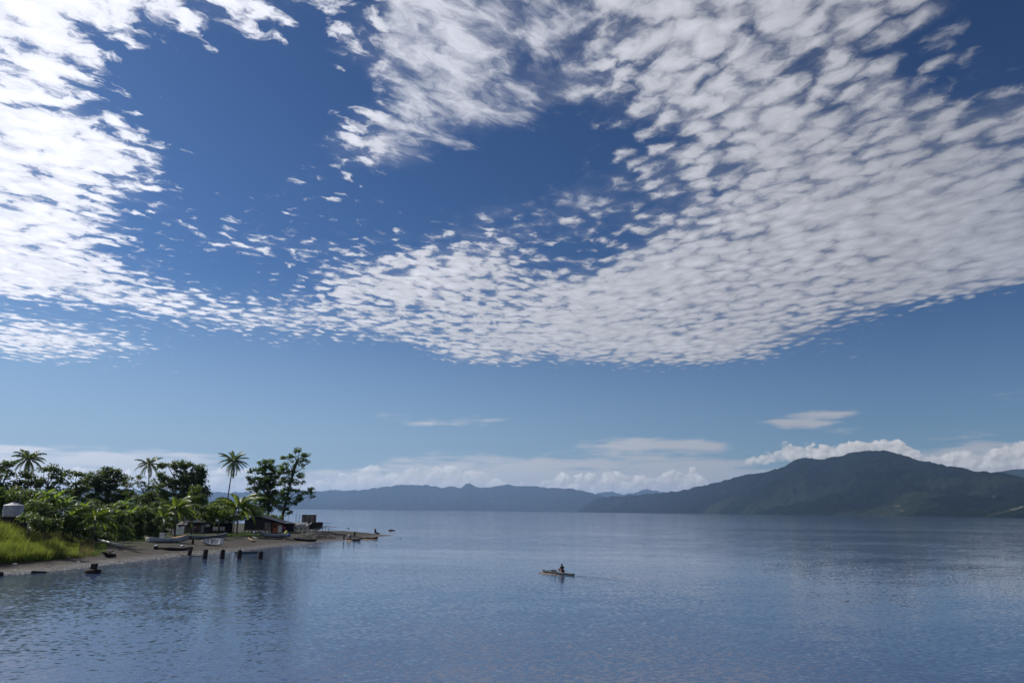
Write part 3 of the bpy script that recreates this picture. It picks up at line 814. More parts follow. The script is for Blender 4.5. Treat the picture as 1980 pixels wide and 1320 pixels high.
def banana(label, D, base_x, top_y, nl=8, lean=0.0, group='banana plants along the shore', L=None, name='banana_plant'):
    bp = base_at(base_x, D)
    t = thing(name, label, 'banana plant', bp, group=group)
    topz = at(base_x, top_y, D).z - bp.z
    L = L or min(2.6, topz * 0.5)
    hz = max(topz - L * 0.75, 0.8)
    mb = MB(); st = [Vector((0, 0, -.2)), Vector((lean * .5, 0, hz * .5)), Vector((lean, 0, hz))]
    mb.tube(st, [0.17, 0.13, 0.07], 8); mb.build('stem', M['banana_stem'], t, True)
    V = []; Fs = []
    for k in range(nl):
        a = k * 2.4 + RNG.uniform(-.3, .3); e = 1.35 - 0.9 * (k / nl) + RNG.uniform(-.1, .1)
        ll = L * RNG.uniform(.8, 1.12); ns = 9
        d = np.array([math.cos(a), math.sin(a), 0]); up = np.array([0, 0, 1.]); side = np.cross(d, up)
        p = np.array(st[2]) - up * 0.1 * k * .3; P = []; ee = e
        for i in range(ns):
            P.append(p.copy()); p = p + (d * math.cos(ee) + up * math.sin(ee)) * ll / (ns - 1); ee -= 0.22 + 0.05 * (k / nl) * i
        for i in range(ns - 1):
            s0 = i / (ns - 1); s1 = (i + 1) / (ns - 1)
            w0 = 0.40 * math.sin(math.pi * min(max(s0 - .08, 0) ** .7, 1)) + 0.02; w1 = 0.40 * math.sin(math.pi * min(max(s1 - .08, 0) ** .7, 1)) + 0.015
            w0 *= RNG.uniform(.8, 1.05); w1 *= RNG.uniform(.8, 1.05)
            for sg in (1, -1):
                f = RNG.uniform(0.05, 0.55)
                b = len(V)
                V += [tuple(P[i]), tuple(P[i + 1]), tuple(P[i + 1] + side * sg * w1 - up * w1 * f), tuple(P[i] + side * sg * w0 - up * w0 * f)]
                Fs.append((b, b + 1, b + 2, b + 3))
    link('leaves', mesh_np(V, Fs), M['banana'], t)
    return t

def shrub(label, D, blobs, base_x, mat='leaf_mid', leaf=0.19, clump=0.55, dens=1.0, cat='shrub', name='leafy_shrub', group='shrubs and bushes on the point', per=30, tr=0.08):
    return tree(name, label, D, blobs, [(base_x, 0), (base_x, min(b[1] for b in blobs) + max(b[3] for b in blobs))], mat, leaf, clump, dens, cat, group, tr=tr, per=per, flat=0.8)

# ------------------------------------------------------------------ tall trees and palms
TG = 'broadleaf trees at the back of the point'
tree('broadleaf_tree', 'dark spreading tree with flat layered branches at the far left edge, beside the leftmost palm', 150,
     [(-25, 905, 30, 14), (10, 897, 22, 5), (28, 893, 16, 4), (5, 918, 30, 12), (48, 918, 24, 7), (20, 940, 38, 12), (60, 936, 22, 8), (-20, 950, 30, 25), (15, 965, 35, 15)], [(-2, 1010), (2, 960), (5, 935)], dens=.8, gap=.5, leaf=.26, clump=.8, group=TG, tr=.3)
tree('broadleaf_tree', 'dark layered tree with see-through branches just right of the leftmost palm', 152,
     [(82, 905, 16, 5), (98, 903, 14, 6), (75, 918, 22, 7), (110, 914, 16, 8), (62, 930, 20, 8), (95, 932, 26, 10), (122, 928, 16, 9), (80, 950, 32, 12), (110, 955, 26, 14), (75, 972, 30, 14)], [(92, 1010), (92, 960), (92, 940)], dens=.8, gap=.5, leaf=.26, clump=.8, group=TG, tr=.3)
tree('broadleaf_tree', 'small flat-topped tree between the layered trees and the big dome-shaped crown', 165,
     [(132, 918, 12, 8), (148, 914, 10, 5), (140, 932, 18, 10), (158, 920, 12, 6), (135, 955, 22, 18), (160, 945, 16, 14)], [(145, 1005), (145, 960), (146, 940)], dens=.8, gap=.48, leaf=.26, clump=.8, group=TG, tr=.25)
tree('broadleaf_tree', 'big dark dome-shaped tree with dense crown left of the middle palm', 200,
     [(196, 915, 22, 12), (215, 912, 20, 9), (180, 928, 26, 15), (212, 930, 30, 15), (235, 922, 12, 8), (170, 950, 28, 20), (205, 955, 34, 22), (238, 948, 18, 18), (190, 978, 40, 18), (230, 975, 24, 18)], [(205, 1005), (205, 970), (205, 950)], gap=.34, leaf=.28, clump=.85, dens=1.0, group=TG, tr=.5)
tree('broadleaf_tree', 'thin dark see-through tree standing under the middle one of the tall palms', 195,
     [(262, 922, 12, 9), (250, 935, 12, 10), (272, 940, 16, 12), (300, 935, 12, 10), (290, 952, 20, 14), (258, 960, 16, 14), (310, 955, 12, 14), (285, 975, 26, 14), (265, 985, 20, 12)], [(280, 1010), (282, 975), (282, 955)], dens=.8, gap=.48, leaf=.28, clump=.9, group=TG, tr=.3)
tree('broadleaf_tree', 'large dark round-crowned tree immediately right of the middle palm', 190,
     [(328, 902, 20, 10), (350, 898, 20, 8), (372, 898, 16, 7), (318, 918, 14, 12), (342, 920, 28, 14), (376, 915, 22, 12), (394, 905, 10, 7), (330, 942, 24, 16), (362, 942, 30, 18), (392, 932, 12, 12), (396, 950, 11, 9), (345, 965, 34, 15), (380, 965, 22, 14)], [(352, 1005), (355, 970), (356, 950)], gap=.36, leaf=.28, clump=.8, dens=1.0, group=TG, tr=.5)
tree('broadleaf_tree', 'dense dark-green tree right of the tallest palm, behind the black hut', 205,
     [(508, 893, 10, 6), (524, 897, 12, 8), (492, 912, 10, 8), (512, 910, 18, 10), (534, 905, 12, 9), (490, 924, 9, 6), (505, 932, 22, 14), (530, 928, 16, 14), (488, 946, 10, 8), (512, 952, 24, 16), (525, 968, 16, 12), (505, 975, 14, 14), (518, 984, 10, 8)], [(516, 1010), (520, 985), (518, 960)], gap=.34, leaf=.26, clump=.75, dens=1.0, mat='leaf_mid', group=TG, tr=.35)
tree('broadleaf_tree', 'tall open leaning tree with bare dark trunk and sparse leaves, rightmost tree', 200,
     [(580, 870, 13, 4), (592, 878, 8, 6), (567, 880, 9, 5), (555, 885, 12, 4), (597, 892, 5, 9), (584, 890, 10, 7), (568, 896, 10, 8), (553, 900, 12, 7), (545, 912, 10, 8), (560, 915, 12, 9), (588, 905, 7, 8), (580, 918, 9, 6), (549, 930, 12, 9), (566, 932, 11, 8), (585, 935, 8, 6),
      (600, 946, 7, 5), (604, 957, 5, 7), (592, 952, 7, 4), (556, 948, 12, 8), (574, 950, 11, 6), (541, 955, 10, 10), (578, 962, 9, 8), (553, 968, 12, 9), (538, 975, 8, 9), (568, 972, 6, 5), (548, 984, 9, 7), (560, 990, 6, 4)],
     [(544, 1012), (546, 1000), (549, 985), (554, 965), (560, 940), (567, 915), (574, 890)], gap=.42, leaf=.22, clump=.55, dens=.95, per=22, mat='leaf_mid', group=TG, tr=.42)
PG = 'tall coconut palms rising above the trees'
palm('dark coconut palm with an upright spear leaf, leftmost of the tall palms', 158, 56, (55, 887), 3.9, nf=26, group=PG, droop=1.5, w=1.15, tr=.16, lo=-1.3)
palm('small-headed dark coconut palm, the middle one of the three tall palms', 200, 290, (288, 897), 4.0, nf=22, group=PG, tr=.17, droop=1.5, w=1.1, lo=-1.1)
palm('tall slender coconut palm with full round head, rightmost of the tall palms', 205, 439, (452, 891), 4.6, nf=34, group=PG, tr=.2, bend=-.35, droop=1.45, w=.95, lo=-1.35)
YG = 'young low palms in front of the trees'
yp = dict(mat='palm_young', name='young_coconut_palm', group=YG, nuts=False, lo=-.25, droop=1.6, nleaf=44, hang=.6)
palm('large young coconut palm with long arching fronds beside the black hut', 168, 461, (462, 982), 6.8, nf=26, tr=.2, **yp)
palm('young palm with upright yellow-green fronds above the white sheet', 150, 343, (341, 985), 5.4, nf=22, tr=.2, **yp)
palm('shaggy young palm with glossy arching fronds right of the grassy bank', 118, 186, (186, 1002), 3.8, nf=22, tr=.15, **yp)
palm('small young palm squeezed between the dark shrub and the boat shed', 146, 318, (316, 1000), 3.8, nf=12, tr=.15, **yp)
palm('short young palm at the foot of the layered trees behind the tall grass', 116, 118, (118, 985), 3.0, nf=12, tr=.14, **yp)

BN = [(238, 137, 955, 9, 'tall banana plant with bright upright leaves over the middle of the beach', .2), (225, 134, 975, 8, 'leaning banana plant just left of the tall bright one', -.3), (252, 139, 972, 8, 'banana plant just right of the tall bright one, against the dark shrub', .2),
      (158, 121, 958, 8, 'banana plant with a long shiny leaf above the end of the grassy bank', .3), (140, 119, 975, 7, 'low banana plant behind the brown end of the tall grass', 0), (104, 116, 940, 8, 'tall banana plant with pale green leaves behind the middle of the tall grass', .1),
      (88, 114, 932, 8, 'tallest banana plant behind the tall grass, below the layered tree', -.1), (70, 113, 950, 8, 'banana plant second to the right of the silver water tank', .1), (52, 112, 962, 8, 'banana plant immediately right of the silver water tank', .1),
      (205, 128, 968, 8, 'banana plant over the driftwood root on the beach', .1), (170, 124, 985, 7, 'short banana plant left of the shaggy young palm', -.1), (15, 122, 940, 8, 'dark banana plant behind the silver water tank', 0),
      (125, 122, 950, 8, 'banana plant with upright leaves under the small flat-topped tree', .1), (306, 150, 985, 7, 'banana plant behind the small young palm', .1), (272, 150, 968, 8, 'banana plant whose leaves show above the dark round shrub', .1), (425, 172, 968, 7, 'banana plant peeping over the bush left of the large young palm', 0)]
for x, D, ty, nl, lb, ln in BN:
    banana(lb, D, x, ty, nl, ln)

SHR = [
 ('dark round shrub with low branches in the middle of the beach edge', 141, [(255, 1000, 18, 12), (280, 995, 18, 14), (298, 1008, 14, 14), (250, 1022, 16, 14), (275, 1020, 22, 16), (298, 1030, 12, 10), (262, 1038, 16, 8)], 275, 'leaf_dark'),
 ('broad dark bush with sunlit top over the boat shed', 162, [(385, 982, 14, 7), (405, 985, 18, 9), (425, 990, 16, 10), (442, 994, 16, 10), (398, 998, 20, 8), (455, 1003, 14, 6), (420, 1004, 22, 6)], 452, 'leaf_lush'),
 ('bright green tree-like shrub below the large round-crowned tree', 158, [(378, 945, 10, 7), (372, 958, 12, 9), (392, 962, 12, 8), (385, 972, 16, 8), (362, 972, 12, 10)], 375, 'leaf_lush'),
 ('dark undergrowth bush behind the right end of the tall grass', 116, [(118, 1002, 16, 10), (135, 1008, 16, 9), (150, 1015, 14, 8), (108, 992, 12, 10)], 128, 'leaf_dark'),
 ('dark leafy bush beside the driftwood root, under the bananas', 128, [(185, 1022, 16, 10), (170, 1028, 14, 8), (200, 1030, 14, 10), (210, 1018, 14, 12)], 190, 'leaf_dark'),
 ('green shrub under the tall bright banana plant', 134, [(225, 1020, 14, 12), (240, 1030, 12, 10), (215, 1034, 12, 8), (232, 1000, 14, 12)], 226, 'leaf_mid'),
 ('green bush behind the silver water tank at the left edge', 118, [(-12, 975, 18, 16), (15, 962, 20, 14), (-5, 955, 16, 12), (40, 968, 16, 12)], 5, 'leaf_mid'),
 ('dark bush hanging over the retaining wall right of the water tank', 109, [(58, 988, 16, 9), (76, 990, 14, 9), (66, 976, 16, 9), (92, 988, 14, 10)], 70, 'leaf_dark'),
 ('leafy bush with pale sunlit leaves behind the bank crest', 120, [(150, 992, 14, 12), (162, 1003, 14, 10), (138, 996, 12, 10)], 152, 'leaf_mid'),
 ('small dark bush behind the white boat with the orange deck', 150, [(318, 1020, 10, 10), (330, 1012, 10, 8), (308, 1030, 10, 8)], 318, 'leaf_mid'),
 ('dark bush filling the gap behind the middle banana plants', 150, [(225, 985, 20, 14), (200, 990, 22, 14), (250, 988, 18, 14), (180, 980, 18, 14)], 215, 'leaf_dark'),
 ('dark bush between the boat shed and the small young palm', 165, [(320, 985, 20, 16), (345, 990, 20, 12), (365, 990, 16, 10), (300, 985, 16, 14)], 335, 'leaf_dark'),
 ('green bush left of the black hut behind the large young palm', 185, [(440, 985, 16, 12), (430, 975, 12, 8), (465, 995, 18, 8), (480, 985, 14, 12), (498, 990, 12, 8)], 455, 'leaf_mid'),
 ('dark bush beneath the layered trees above the water tank', 125, [(60, 962, 26, 14), (95, 965, 26, 14), (30, 955, 24, 14), (120, 970, 22, 12)], 75, 'leaf_dark'),
]
SHR += [
 ('dark leafy bush filling the gap below the middle one of the tall palms', 186, [(285, 965, 16, 14), (300, 958, 14, 12), (270, 968, 14, 12), (295, 980, 18, 10)], 286, 'leaf_dark'),
 ('low dark shrub among the stems left of the shaggy young palm', 117, [(140, 1022, 16, 9), (158, 1028, 14, 9), (125, 1018, 12, 8)], 145, 'leaf_dark'),
 ('low dark shrub in front of the stems right of the shaggy young palm', 124, [(190, 1036, 14, 9), (205, 1040, 12, 8), (176, 1032, 12, 8)], 192, 'leaf_dark'),
 ('low dark shrub at the foot of the tall bright banana plant', 132, [(228, 1040, 14, 8), (243, 1044, 12, 7), (215, 1042, 10, 6)], 230, 'leaf_dark'),
 ('leafy shrub hiding the right end of the retaining wall', 99, [(82, 1012, 14, 12), (95, 1020, 14, 10), (72, 1004, 12, 8), (105, 1012, 12, 12)], 90, 'leaf_dark'),
 ('green weed clump leaning over the top of the retaining wall', 101, [(50, 1000, 14, 5), (66, 1001, 12, 6)], 60, 'leaf_mid'),
 ('wide dark thicket under the big dome-shaped tree', 170, [(165, 990, 26, 16), (195, 1000, 26, 14), (225, 1002, 22, 14), (180, 1012, 22, 10)], 195, 'leaf_dark'),
 ('dark thicket under the thin see-through tree', 172, [(255, 1000, 22, 14), (285, 1000, 24, 14), (310, 1003, 18, 12), (270, 985, 20, 12)], 280, 'leaf_dark'),
 ('dark thicket behind the boat shed below the large round-crowned tree', 182, [(335, 1000, 18, 12), (365, 998, 22, 12), (395, 1000, 20, 12), (415, 985, 16, 14)], 368, 'leaf_dark'),
 ('mid green thicket behind the tall grass, left of the small flat-topped tree', 124, [(100, 985, 18, 14), (85, 998, 16, 10), (115, 1012, 14, 8), (75, 1008, 16, 8)], 100, 'leaf_mid'),
 ('dark thicket behind the banana plants at the end of the bank', 140, [(150, 1000, 18, 14), (170, 1010, 18, 12), (135, 1012, 16, 10), (185, 1012, 14, 12)], 160, 'leaf_dark'),
 ('dark thicket between the banana plants above the blue canoe', 142, [(205, 1020, 16, 12), (222, 1028, 14, 10), (200, 1035, 12, 8), (238, 1018, 12, 12)], 212, 'leaf_dark'),
 ('dense dark foliage mass at the far left behind the water tank', 135, [(-30, 985, 30, 20), (5, 985, 25, 18), (35, 985, 22, 14), (-20, 960, 25, 16)], 0, 'leaf_dark'),
 ('low bush at the foot of the tall open leaning tree', 190, [(520, 1000, 16, 6), (535, 1002, 12, 5), (500, 998, 12, 8)], 522, 'leaf_mid'),
]
for lb, D, bl, bx, mt in SHR: shrub(lb, D, bl, bx, mt)

# grass: tall blades on the bank, short turf elsewhere
def grass(name, label, regions, mat):
    V = []; Fs = []
    P = []
    for (x0, x1, d0, d1, n, h0, h1, w) in regions:
        px_ = RNG.uniform(x0, x1, n); D = RNG.uniform(d0, d1, n)
        for a, b in zip(px_, D):
            q = at(a, 990, b); z = terr(q.x, q.y)
            if z < 0.55: continue
            P.append((q.x, q.y, z - 0.05, RNG.uniform(h0, h1) * (0.55 + 0.9 * vnoise(np.array(q.x * .45), np.array(q.y * .45))), w))
    P = np.array(P, float); n = len(P)
    a = RNG.uniform(0, 2 * math.pi, n); lean = RNG.uniform(.08, .45, n) * P[:, 3]
    la = RNG.normal(0.6, 1.0, n)
    side = np.stack([np.cos(a), np.sin(a), 0 * a], 1) * P[:, 4:5]
    base = P[:, :3]; ld = np.stack([np.cos(la), np.sin(la), 0 * a], 1) * lean[:, None]
    hh = P[:, 3:4] * np.array([[0, 0, 1]])
    mid = base + hh * .6 + ld * .35; tip = base + hh + ld
    V = np.stack([base - side, base + side, mid + side * .8, mid - side * .8, mid - side * .8, mid + side * .8, tip + side * .12, tip - side * .12], 1).reshape(-1, 3)
    Fc = np.arange(n * 8).reshape(-1, 4)
    o = link(name, mesh_np(V, Fc), M[mat]); o['kind'] = 'stuff'; tag(o, label, 'grass')
grass('tall_grass', 'tall bright yellow-green grass covering the bank at the left edge', [(-60, 130, 82, 104, 15000, 0.9, 1.7, 0.035), (115, 160, 86, 112, 4000, .5, 1.0, .03), (-60, 60, 84, 98, 4000, 1.2, 2.1, .03)], 'grass')
grass('dry_grass', 'dry brownish seeding grass on the crest and right end of the bank', [(60, 190, 96, 118, 5000, .3, .8, .025), (-60, 140, 94, 104, 2500, .9, 1.6, .02)], 'dry_grass')
grass('short_grass', 'short green turf and weeds at the top of the beach', [(60, 215, 92, 122, 9000, .15, .4, .04), (430, 520, 158, 176, 2500, .1, .3, .04), (200, 330, 130, 150, 1500, .1, .35, .04), (330, 440, 155, 170, 1200, .1, .25, .04)], 'leaf_mid')

# ------------------------------------------------------------------ things on the point
def face(px, py=None, D=None, z=None):
    """a spot on the land and the turn that makes local +y point away from the camera"""
    p = onland(px, py) if D is None else base_at(px, D)
    if z is not None: p.z = z
    return p, 0.0, p.y / F * .963

HUTY = onland(505, 1030).y
def gable_hut(): # black hut on stilts
    p, rz, k = face(505, 1030); D = math.hypot(p.x, p.y)
    t = thing('stilt_hut', 'black boarded hut on low stilts with gabled iron roof beside the large young palm', 'hut', p, rz)
    X = lambda px: (px - 505) * k; Z = lambda py: (1030 - py) * k
    fl = Z(1024)
    mb = MB(); mb.poly_prism([(X(471), fl), (X(525), fl), (X(525), Z(1006)), (X(497), Z(1000.5)), (X(471), Z(1005.5))], 0, 6.5); mb.build('wall', M['dark_wood'], t)
    mb = MB()
    for i in range(22):
        x = X(471) + (X(525) - X(471)) * (i + .5) / 22
        mb.box((x, -0.02, (fl + Z(1006)) / 2), (0.022, 0.03, Z(1006) - fl))
    mb.build('batten', M['black'], t)
    mb = MB()
    for xa, za, xb, zb in ((X(466), Z(1004.6), X(497), Z(998.2)), (X(497), Z(998.2), X(547), Z(1010.5))):
        n = int(math.hypot(xb - xa, zb - za) / 0.16); V = []
        ln = Vector((xb - xa, 0, zb - za)).normalized(); up = Vector((-ln.z, 0, ln.x))
        mb.box(((xa + xb) / 2, 3.1, (za + zb) / 2 + .03), (math.hypot(xb - xa, zb - za), 7.6, 0.05), ry=-math.atan2(zb - za, xb - xa))
        for i in range(46):
            y = -0.6 + i * 0.163
            mb.tube([(xa, y, za + .055), (xb, y, zb + .055)], 0.035, 5)
    mb.build('roof', M['dark_roof'], t)
    mb = MB(); mb.box(((X(525) + X(543)) / 2, 5.0, (fl + Z(1012)) / 2), (X(543) - X(525), 3.0, Z(1012) - fl)); mb.build('side_room', M['dark_wood'], t)
    mb = MB(); mb.box((X(517), -0.04, (fl + Z(1010)) / 2), (X(523) - X(511), 0.05, Z(1010) - fl)); d = mb.build('door', M['grey_wood'], t)
    mb = MB(); mb.box(((X(480) + X(488)) / 2, -0.04, Z(1012.5)), (X(488) - X(480), 0.06, Z(1009) - Z(1015))); mb.build('window', M['black'], t)
    for x in (472, 485, 498, 511, 524):
        for y in (0.3, 3.2, 6.1):
            mb = MB(); mb.tube([(X(x), y, -.4), (X(x), y, fl + .02)], .09, 6); mb.build('stilt', M['piling'], t)
    mb = MB(); mb.box((X(498), 3.2, fl - .06), (X(526) - X(470), 6.7, .1)); mb.build('floor', M['dark_wood'], t)
gable_hut()

def boat_shed():
    p, rz, k = face(398, 1031); X = lambda px: (px - 398) * k; Z = lambda py: (1031 - py) * k
    t = thing('boat_shed', 'low dark open shed with white wall panels behind the grey longboat', 'shed', p, rz)
    x0, x1 = X(360), X(436); top = Z(1010)
    for x in (x0 + .1, X(382), X(402), X(424), x1 - .1):
        for y in (0.0, 4.0):
            mb = MB(); mb.box((x, y, top / 2 - .1), (.12, .12, top + .2)); mb.build('post', M['dark_wood'], t)
    mb = MB(); mb.box(((x0 + x1) / 2, 2.0, top + .12), (x1 - x0 + .8, 5.2, .06), rx=.07)
    for i in range(44): mb.tube([(x0 - .4 + i * (x1 - x0 + .8) / 43, -.6, top - .03), (x0 - .4 + i * (x1 - x0 + .8) / 43, 4.6, top + .33)], .03, 5)
    mb.build('roof', M['dark_roof'], t)
    mb = MB(); mb.box(((x0 + x1) / 2, 4.1, top / 2), (x1 - x0, .08, top)); mb.build('back_wall', M['dark_wood'], t)
    for a, b, zt, zb, mt in ((411, 423, 1018, 1025, 'white_paint'), (425, 434, 1018, 1025, 'white_paint'), (396, 405, 1013, 1018, 'white_paint'), (388, 394, 1014, 1029, 'grey_paint'), (408, 435, 1025.2, 1030, 'dark_wood'), (395, 407, 1019, 1029, 'dark_wood')):
        mb = MB(); mb.box(((X(a) + X(b)) / 2, -0.08 if a != 395 else .05, (Z(zt) + Z(zb)) / 2), (X(b) - X(a), .05, Z(zt) - Z(zb))); mb.build('wall_panel', M[mt], t)
boat_shed()

p, rz, k = face(372, D=178)
t = thing('iron_roofed_shack', 'grey iron-roofed shack behind the boat shed, under the young palm', 'shack', p, rz)
z1 = (at(372, 1009, 178).z - p.z)
MB().box((0, 2, z1 * .45), (5.2, 4, z1 * .9)).build('wall', M['grey_wood'], t)
mb = MB(); mb.box((0, 1.2, z1 * 1.0), (6.0, 3.4, .06), rx=.35); mb.box((0, 4.1, z1 * 1.0), (6.0, 3.0, .06), rx=-.35); mb.build('roof', M['iron_roof'], t)

p, rz, k = face(344, 1037)
t = thing('hanging_sheet', 'pale grey sheet hung on poles between the orange-decked boat and the shed', 'sheet', p, rz)
V = []; Fs = []
nx_, nz_ = 14, 8; w_, h_ = 21 * k, 17 * k
for j in range(nz_ + 1):
    for i_ in range(nx_ + 1):
        s = i_ / nx_; V.append(((s - .5) * w_, .12 * math.sin(s * 9 + j * .3) + .03 * j, .35 + h_ * j / nz_ - (.18 * math.sin(math.pi * s) if j == nz_ else 0)))
for j in range(nz_):
    for i_ in range(nx_): a = j * (nx_ + 1) + i_; Fs.append((a, a + 1, a + nx_ + 2, a + nx_ + 1))
o = link('sheet', mesh_np(V, Fs, True), M['white_sheet'], t)
for sx in (-.5, .02, .5):
    MB().tube([(sx * w_, .25, -.2), (sx * w_, .25, h_ + .6)], .05, 6).build('pole', M['dark_wood'], t)

def orange_shack():
    p, rz, k = face(541, D=HUTY); X = lambda px: (px - 541) * k; Z = lambda py: (1028.5 - py) * k
    t = thing('orange_shack', 'low shack with orange-red wall and pale blue door right of the black hut', 'shack', p, rz)
    MB().box((X(535), 1.8, Z(1018)), (X(546) - X(525), 3.0, Z(1009) - Z(1027.5))).build('wall', M['orange_wall'], t)
    mb = MB(); mb.box((X(541), 1.6, Z(1008.6)), (X(563) - X(522), 4.4, .07), rx=.06, ry=.03); mb.build('roof', M['dark_roof'], t)
    MB().box((X(544), .22, Z(1020.5)), (X(548.5) - X(540), .06, Z(1015) - Z(1028))).build('door', M['white_sheet'], t)
    f = MB().box((X(532.5), .26, Z(1016)), (X(535.5) - X(530), .06, Z(1014) - Z(1018))).build('window', M['black'], t)
    MB().box((X(556), 2.6, Z(1018.5)), (X(563) - X(548), 2.2, Z(1010) - Z(1027))).build('side_room', M['dark_wood'], t)
    for x in (549, 562): MB().tube([(X(x), -.3, -.2), (X(x), -.3, Z(1009))], .06, 6).build('post', M['dark_wood'], t)
orange_shack()

def tarp_shelter():
    p, rz, k = face(582, D=HUTY + 3); X = lambda px: (px - 582) * k; Z = lambda py: (1029 - py) * k
    t = thing('tarp_shelter', 'shelter of sagging grey tarpaulins on poles right of the orange shack', 'shelter', p, rz)
    for a, b, zt, zb, yy in ((566, 584, 1013, 1023, 0), (582, 599, 1014, 1023, .4)):
        V = []; Fs = []; n = 12
        for j in range(7):
            for i_ in range(n + 1):
                s = i_ / n; zz = Z(zb) + (Z(zt) - Z(zb)) * j / 6 + .18 * math.sin(s * 11 + a) * (j / 6) + .12 * math.sin(s * 23)
                V.append((X(a) + (X(b) - X(a)) * s, yy + .15 * math.sin(s * 14 + j), zz))
        base = len(V)
        for i_ in range(n + 1):
            s = i_ / n; V.append((X(a) + (X(b) - X(a)) * s, yy + 2.6, V[6 * (n + 1) + i_][2] + .35))
        for j in range(7):
            for i_ in range(n): q = j * (n + 1) + i_; Fs.append((q, q + 1, q + n + 2, q + n + 1))
        link('tarpaulin', mesh_np(V, Fs, True), M['cloth'], t)
    for x in (565, 574, 583, 592, 600): MB().tube([(X(x), .1, -.2), (X(x), .1, Z(1012))], .05, 6).build('pole', M['dark_wood'], t)
    MB().box((X(575), 1.5, Z(1027)), (X(598) - X(566), 1.6, .1)).build('bench', M['grey_wood'], t)
tarp_shelter()

def platform():
    p, rz, k = face(600, D=214); k = 214 / F * .963; zz = lambda py: at(600, py, 214).z - p.z; X = lambda px: (px - 600) * k
    t = thing('plank_screen', 'screen of upright weathered planks standing on a raised deck at the end of the point', 'screen', p, rz)
    zd, zt = zz(1009), zz(994.5)
    n = 15
    mb = MB()
    for i_ in range(n):
        x = X(584) + (X(612.5) - X(584)) * (i_ + .5) / n
        mb.box((x, 0, (zd + zt) / 2 + random.uniform(-.05, .05)), ((X(612.5) - X(584)) / n * .93, .04, zt - zd))
    mb.build('planks', M['brown_wood'], t)
    MB().box((X(598), 1.2, zd - .06), (X(616) - X(574), 3.4, .1)).build('deck', M['grey_wood'], t)
    for x in (575, 586, 597, 608, 615):
        for y in (-.2, 2.6): MB().tube([(X(x), y, -.5), (X(x), y, zd - .1)], .1, 6).build('leg', M['piling'], t)
    MB().tube([(X(584), .06, zt - .2), (X(612.5), .06, zt - .2)], .04, 5).build('rail', M['dark_wood'], t)
platform()
for i_, (x, y0, y1, lb) in enumerate(((557, 994, 1012, 'thin leaning pole nearest the big open tree'), (573, 992, 1012, 'tallest thin pole, middle of three left of the plank screen'), (579, 994, 1012, 'thin pole nearest the plank screen'))):
    p = base_at(x, 212); b_ = at(x + (1.5 if i_ == 0 else .3), y0, 212)
    o = MB().tube([(0, 0, -.3), b_ - p], .05, 6).build('pole', M['dark_wood']); o.location = p; tag(o, lb, 'pole', 'thin poles left of the plank screen')
p = onland(629.5, 1022); o = MB().tube([(0, 0, -.3), (.05, 0, 2.1)], .06, 6).build('pole', M['dark_wood']); o.location = p; tag(o, 'lone short pole standing among the rubble right of the plank screen', 'pole')
p = onland(690, 1031); o = MB().tube([(0, 0, -.3), (.02, 0, 1.7)], .03, 6).build('pole', M['dark_wood']); o.location = p; tag(o, 'thin stick standing on the far side of the sand spit', 'stick')

def leanto():
    p, rz, k = face(620, 1030)
    t = thing('lean_to', 'collapsed lean-to of boards and pale iron sheet over the rubble', 'lean-to', p, rz)
    X = lambda px: (px - 620) * k
    MB().box((X(605), 1.5, 1.75), (X(615) - X(590), 2.6, 1.6), j=.15).build('dark_store', M['dark_wood'], t)
    MB().box((X(625), .6, 1.35), (X(641) - X(609), 1.8, .05), ry=-.06, rx=.1).build('iron_sheet', M['iron_roof'], t)
    mb = MB(); mb.box((X(627), .9, 1.65), (X(645) - X(598), .18, .07), ry=.11); mb.box((X(625), 1.3, 2.35), (X(640) - X(612), .15, .07), ry=.03); mb.box((X(634), .6, .95), (X(648) - X(622), .14, .06), ry=.12); mb.build('board', M['dark_wood'], t)
    for x in (612, 622, 634): MB().tube([(X(x), .6, -.2), (X(x), .6, 1.35)], .06, 5).build('post', M['dark_wood'], t)
leanto()

# retaining wall, water tank
p, rz, k = face(40, D=103)
zt = at(40, 999, 103).z - p.z
t = thing('retaining_wall', 'dark brown retaining wall behind the tall grass under the water tank', 'wall', p, rz)
mb = MB()
for i_ in range(14): mb.box((-4.6 + i_ * .42, 0, zt / 2 - .2 + random.uniform(-.06, .06)), (.40, .25, zt + .4), j=.015)
mb.build('planks', M['dark_wood'], t)
MB().box((-1.85, -.05, zt + .03), (6.1, .5, .12), j=.02).build('cap', M['brown_wood'], t)
MB().box((-1.6, 2.3, zt - .1), (5.0, 4.0, .2)).build('tank_platform', M['brown_wood'], t)
p2, rz, k = face(25, D=105.5)
t = thing('water_tank', 'round silver corrugated water tank with conical lid at the left edge above the grass', 'water tank', (p2.x, p2.y, p.z + zt + .01), rz)
r_ = 17 * k; h_ = 21 * k
V = []; Fs = []; n = 96; rows = 2
for z in (0, h_):
    for q in range(n): rr = r_ * (1 + .018 * math.cos(q * math.pi)); V.append((rr * math.cos(2 * math.pi * q / n), rr * math.sin(2 * math.pi * q / n), z))
for q in range(n): Fs.append((q, (q + 1) % n, n + (q + 1) % n, n + q))
mb = MB(); mb.add(V, Fs)
for z in (0.03, h_ * .5, h_ - .03): mb.tube([(0, 0, z - .03), (0, 0, z + .03)], r_ * 1.03, 48)
mb.build('tank_wall', M['tank'], t)
mb = MB(); mb.tube([(0, 0, h_ + .02), (0, 0, h_ + .32), (0, 0, h_ + .42)], [r_ * 1.04, r_ * .35, r_ * .30], 40); mb.build('lid', M['tank'], t)
mb = MB(); mb.tube([(0, 0, h_ + .40), (0, 0, h_ + .55)], .18, 16); mb.build('hatch', M['grey_paint'], t)
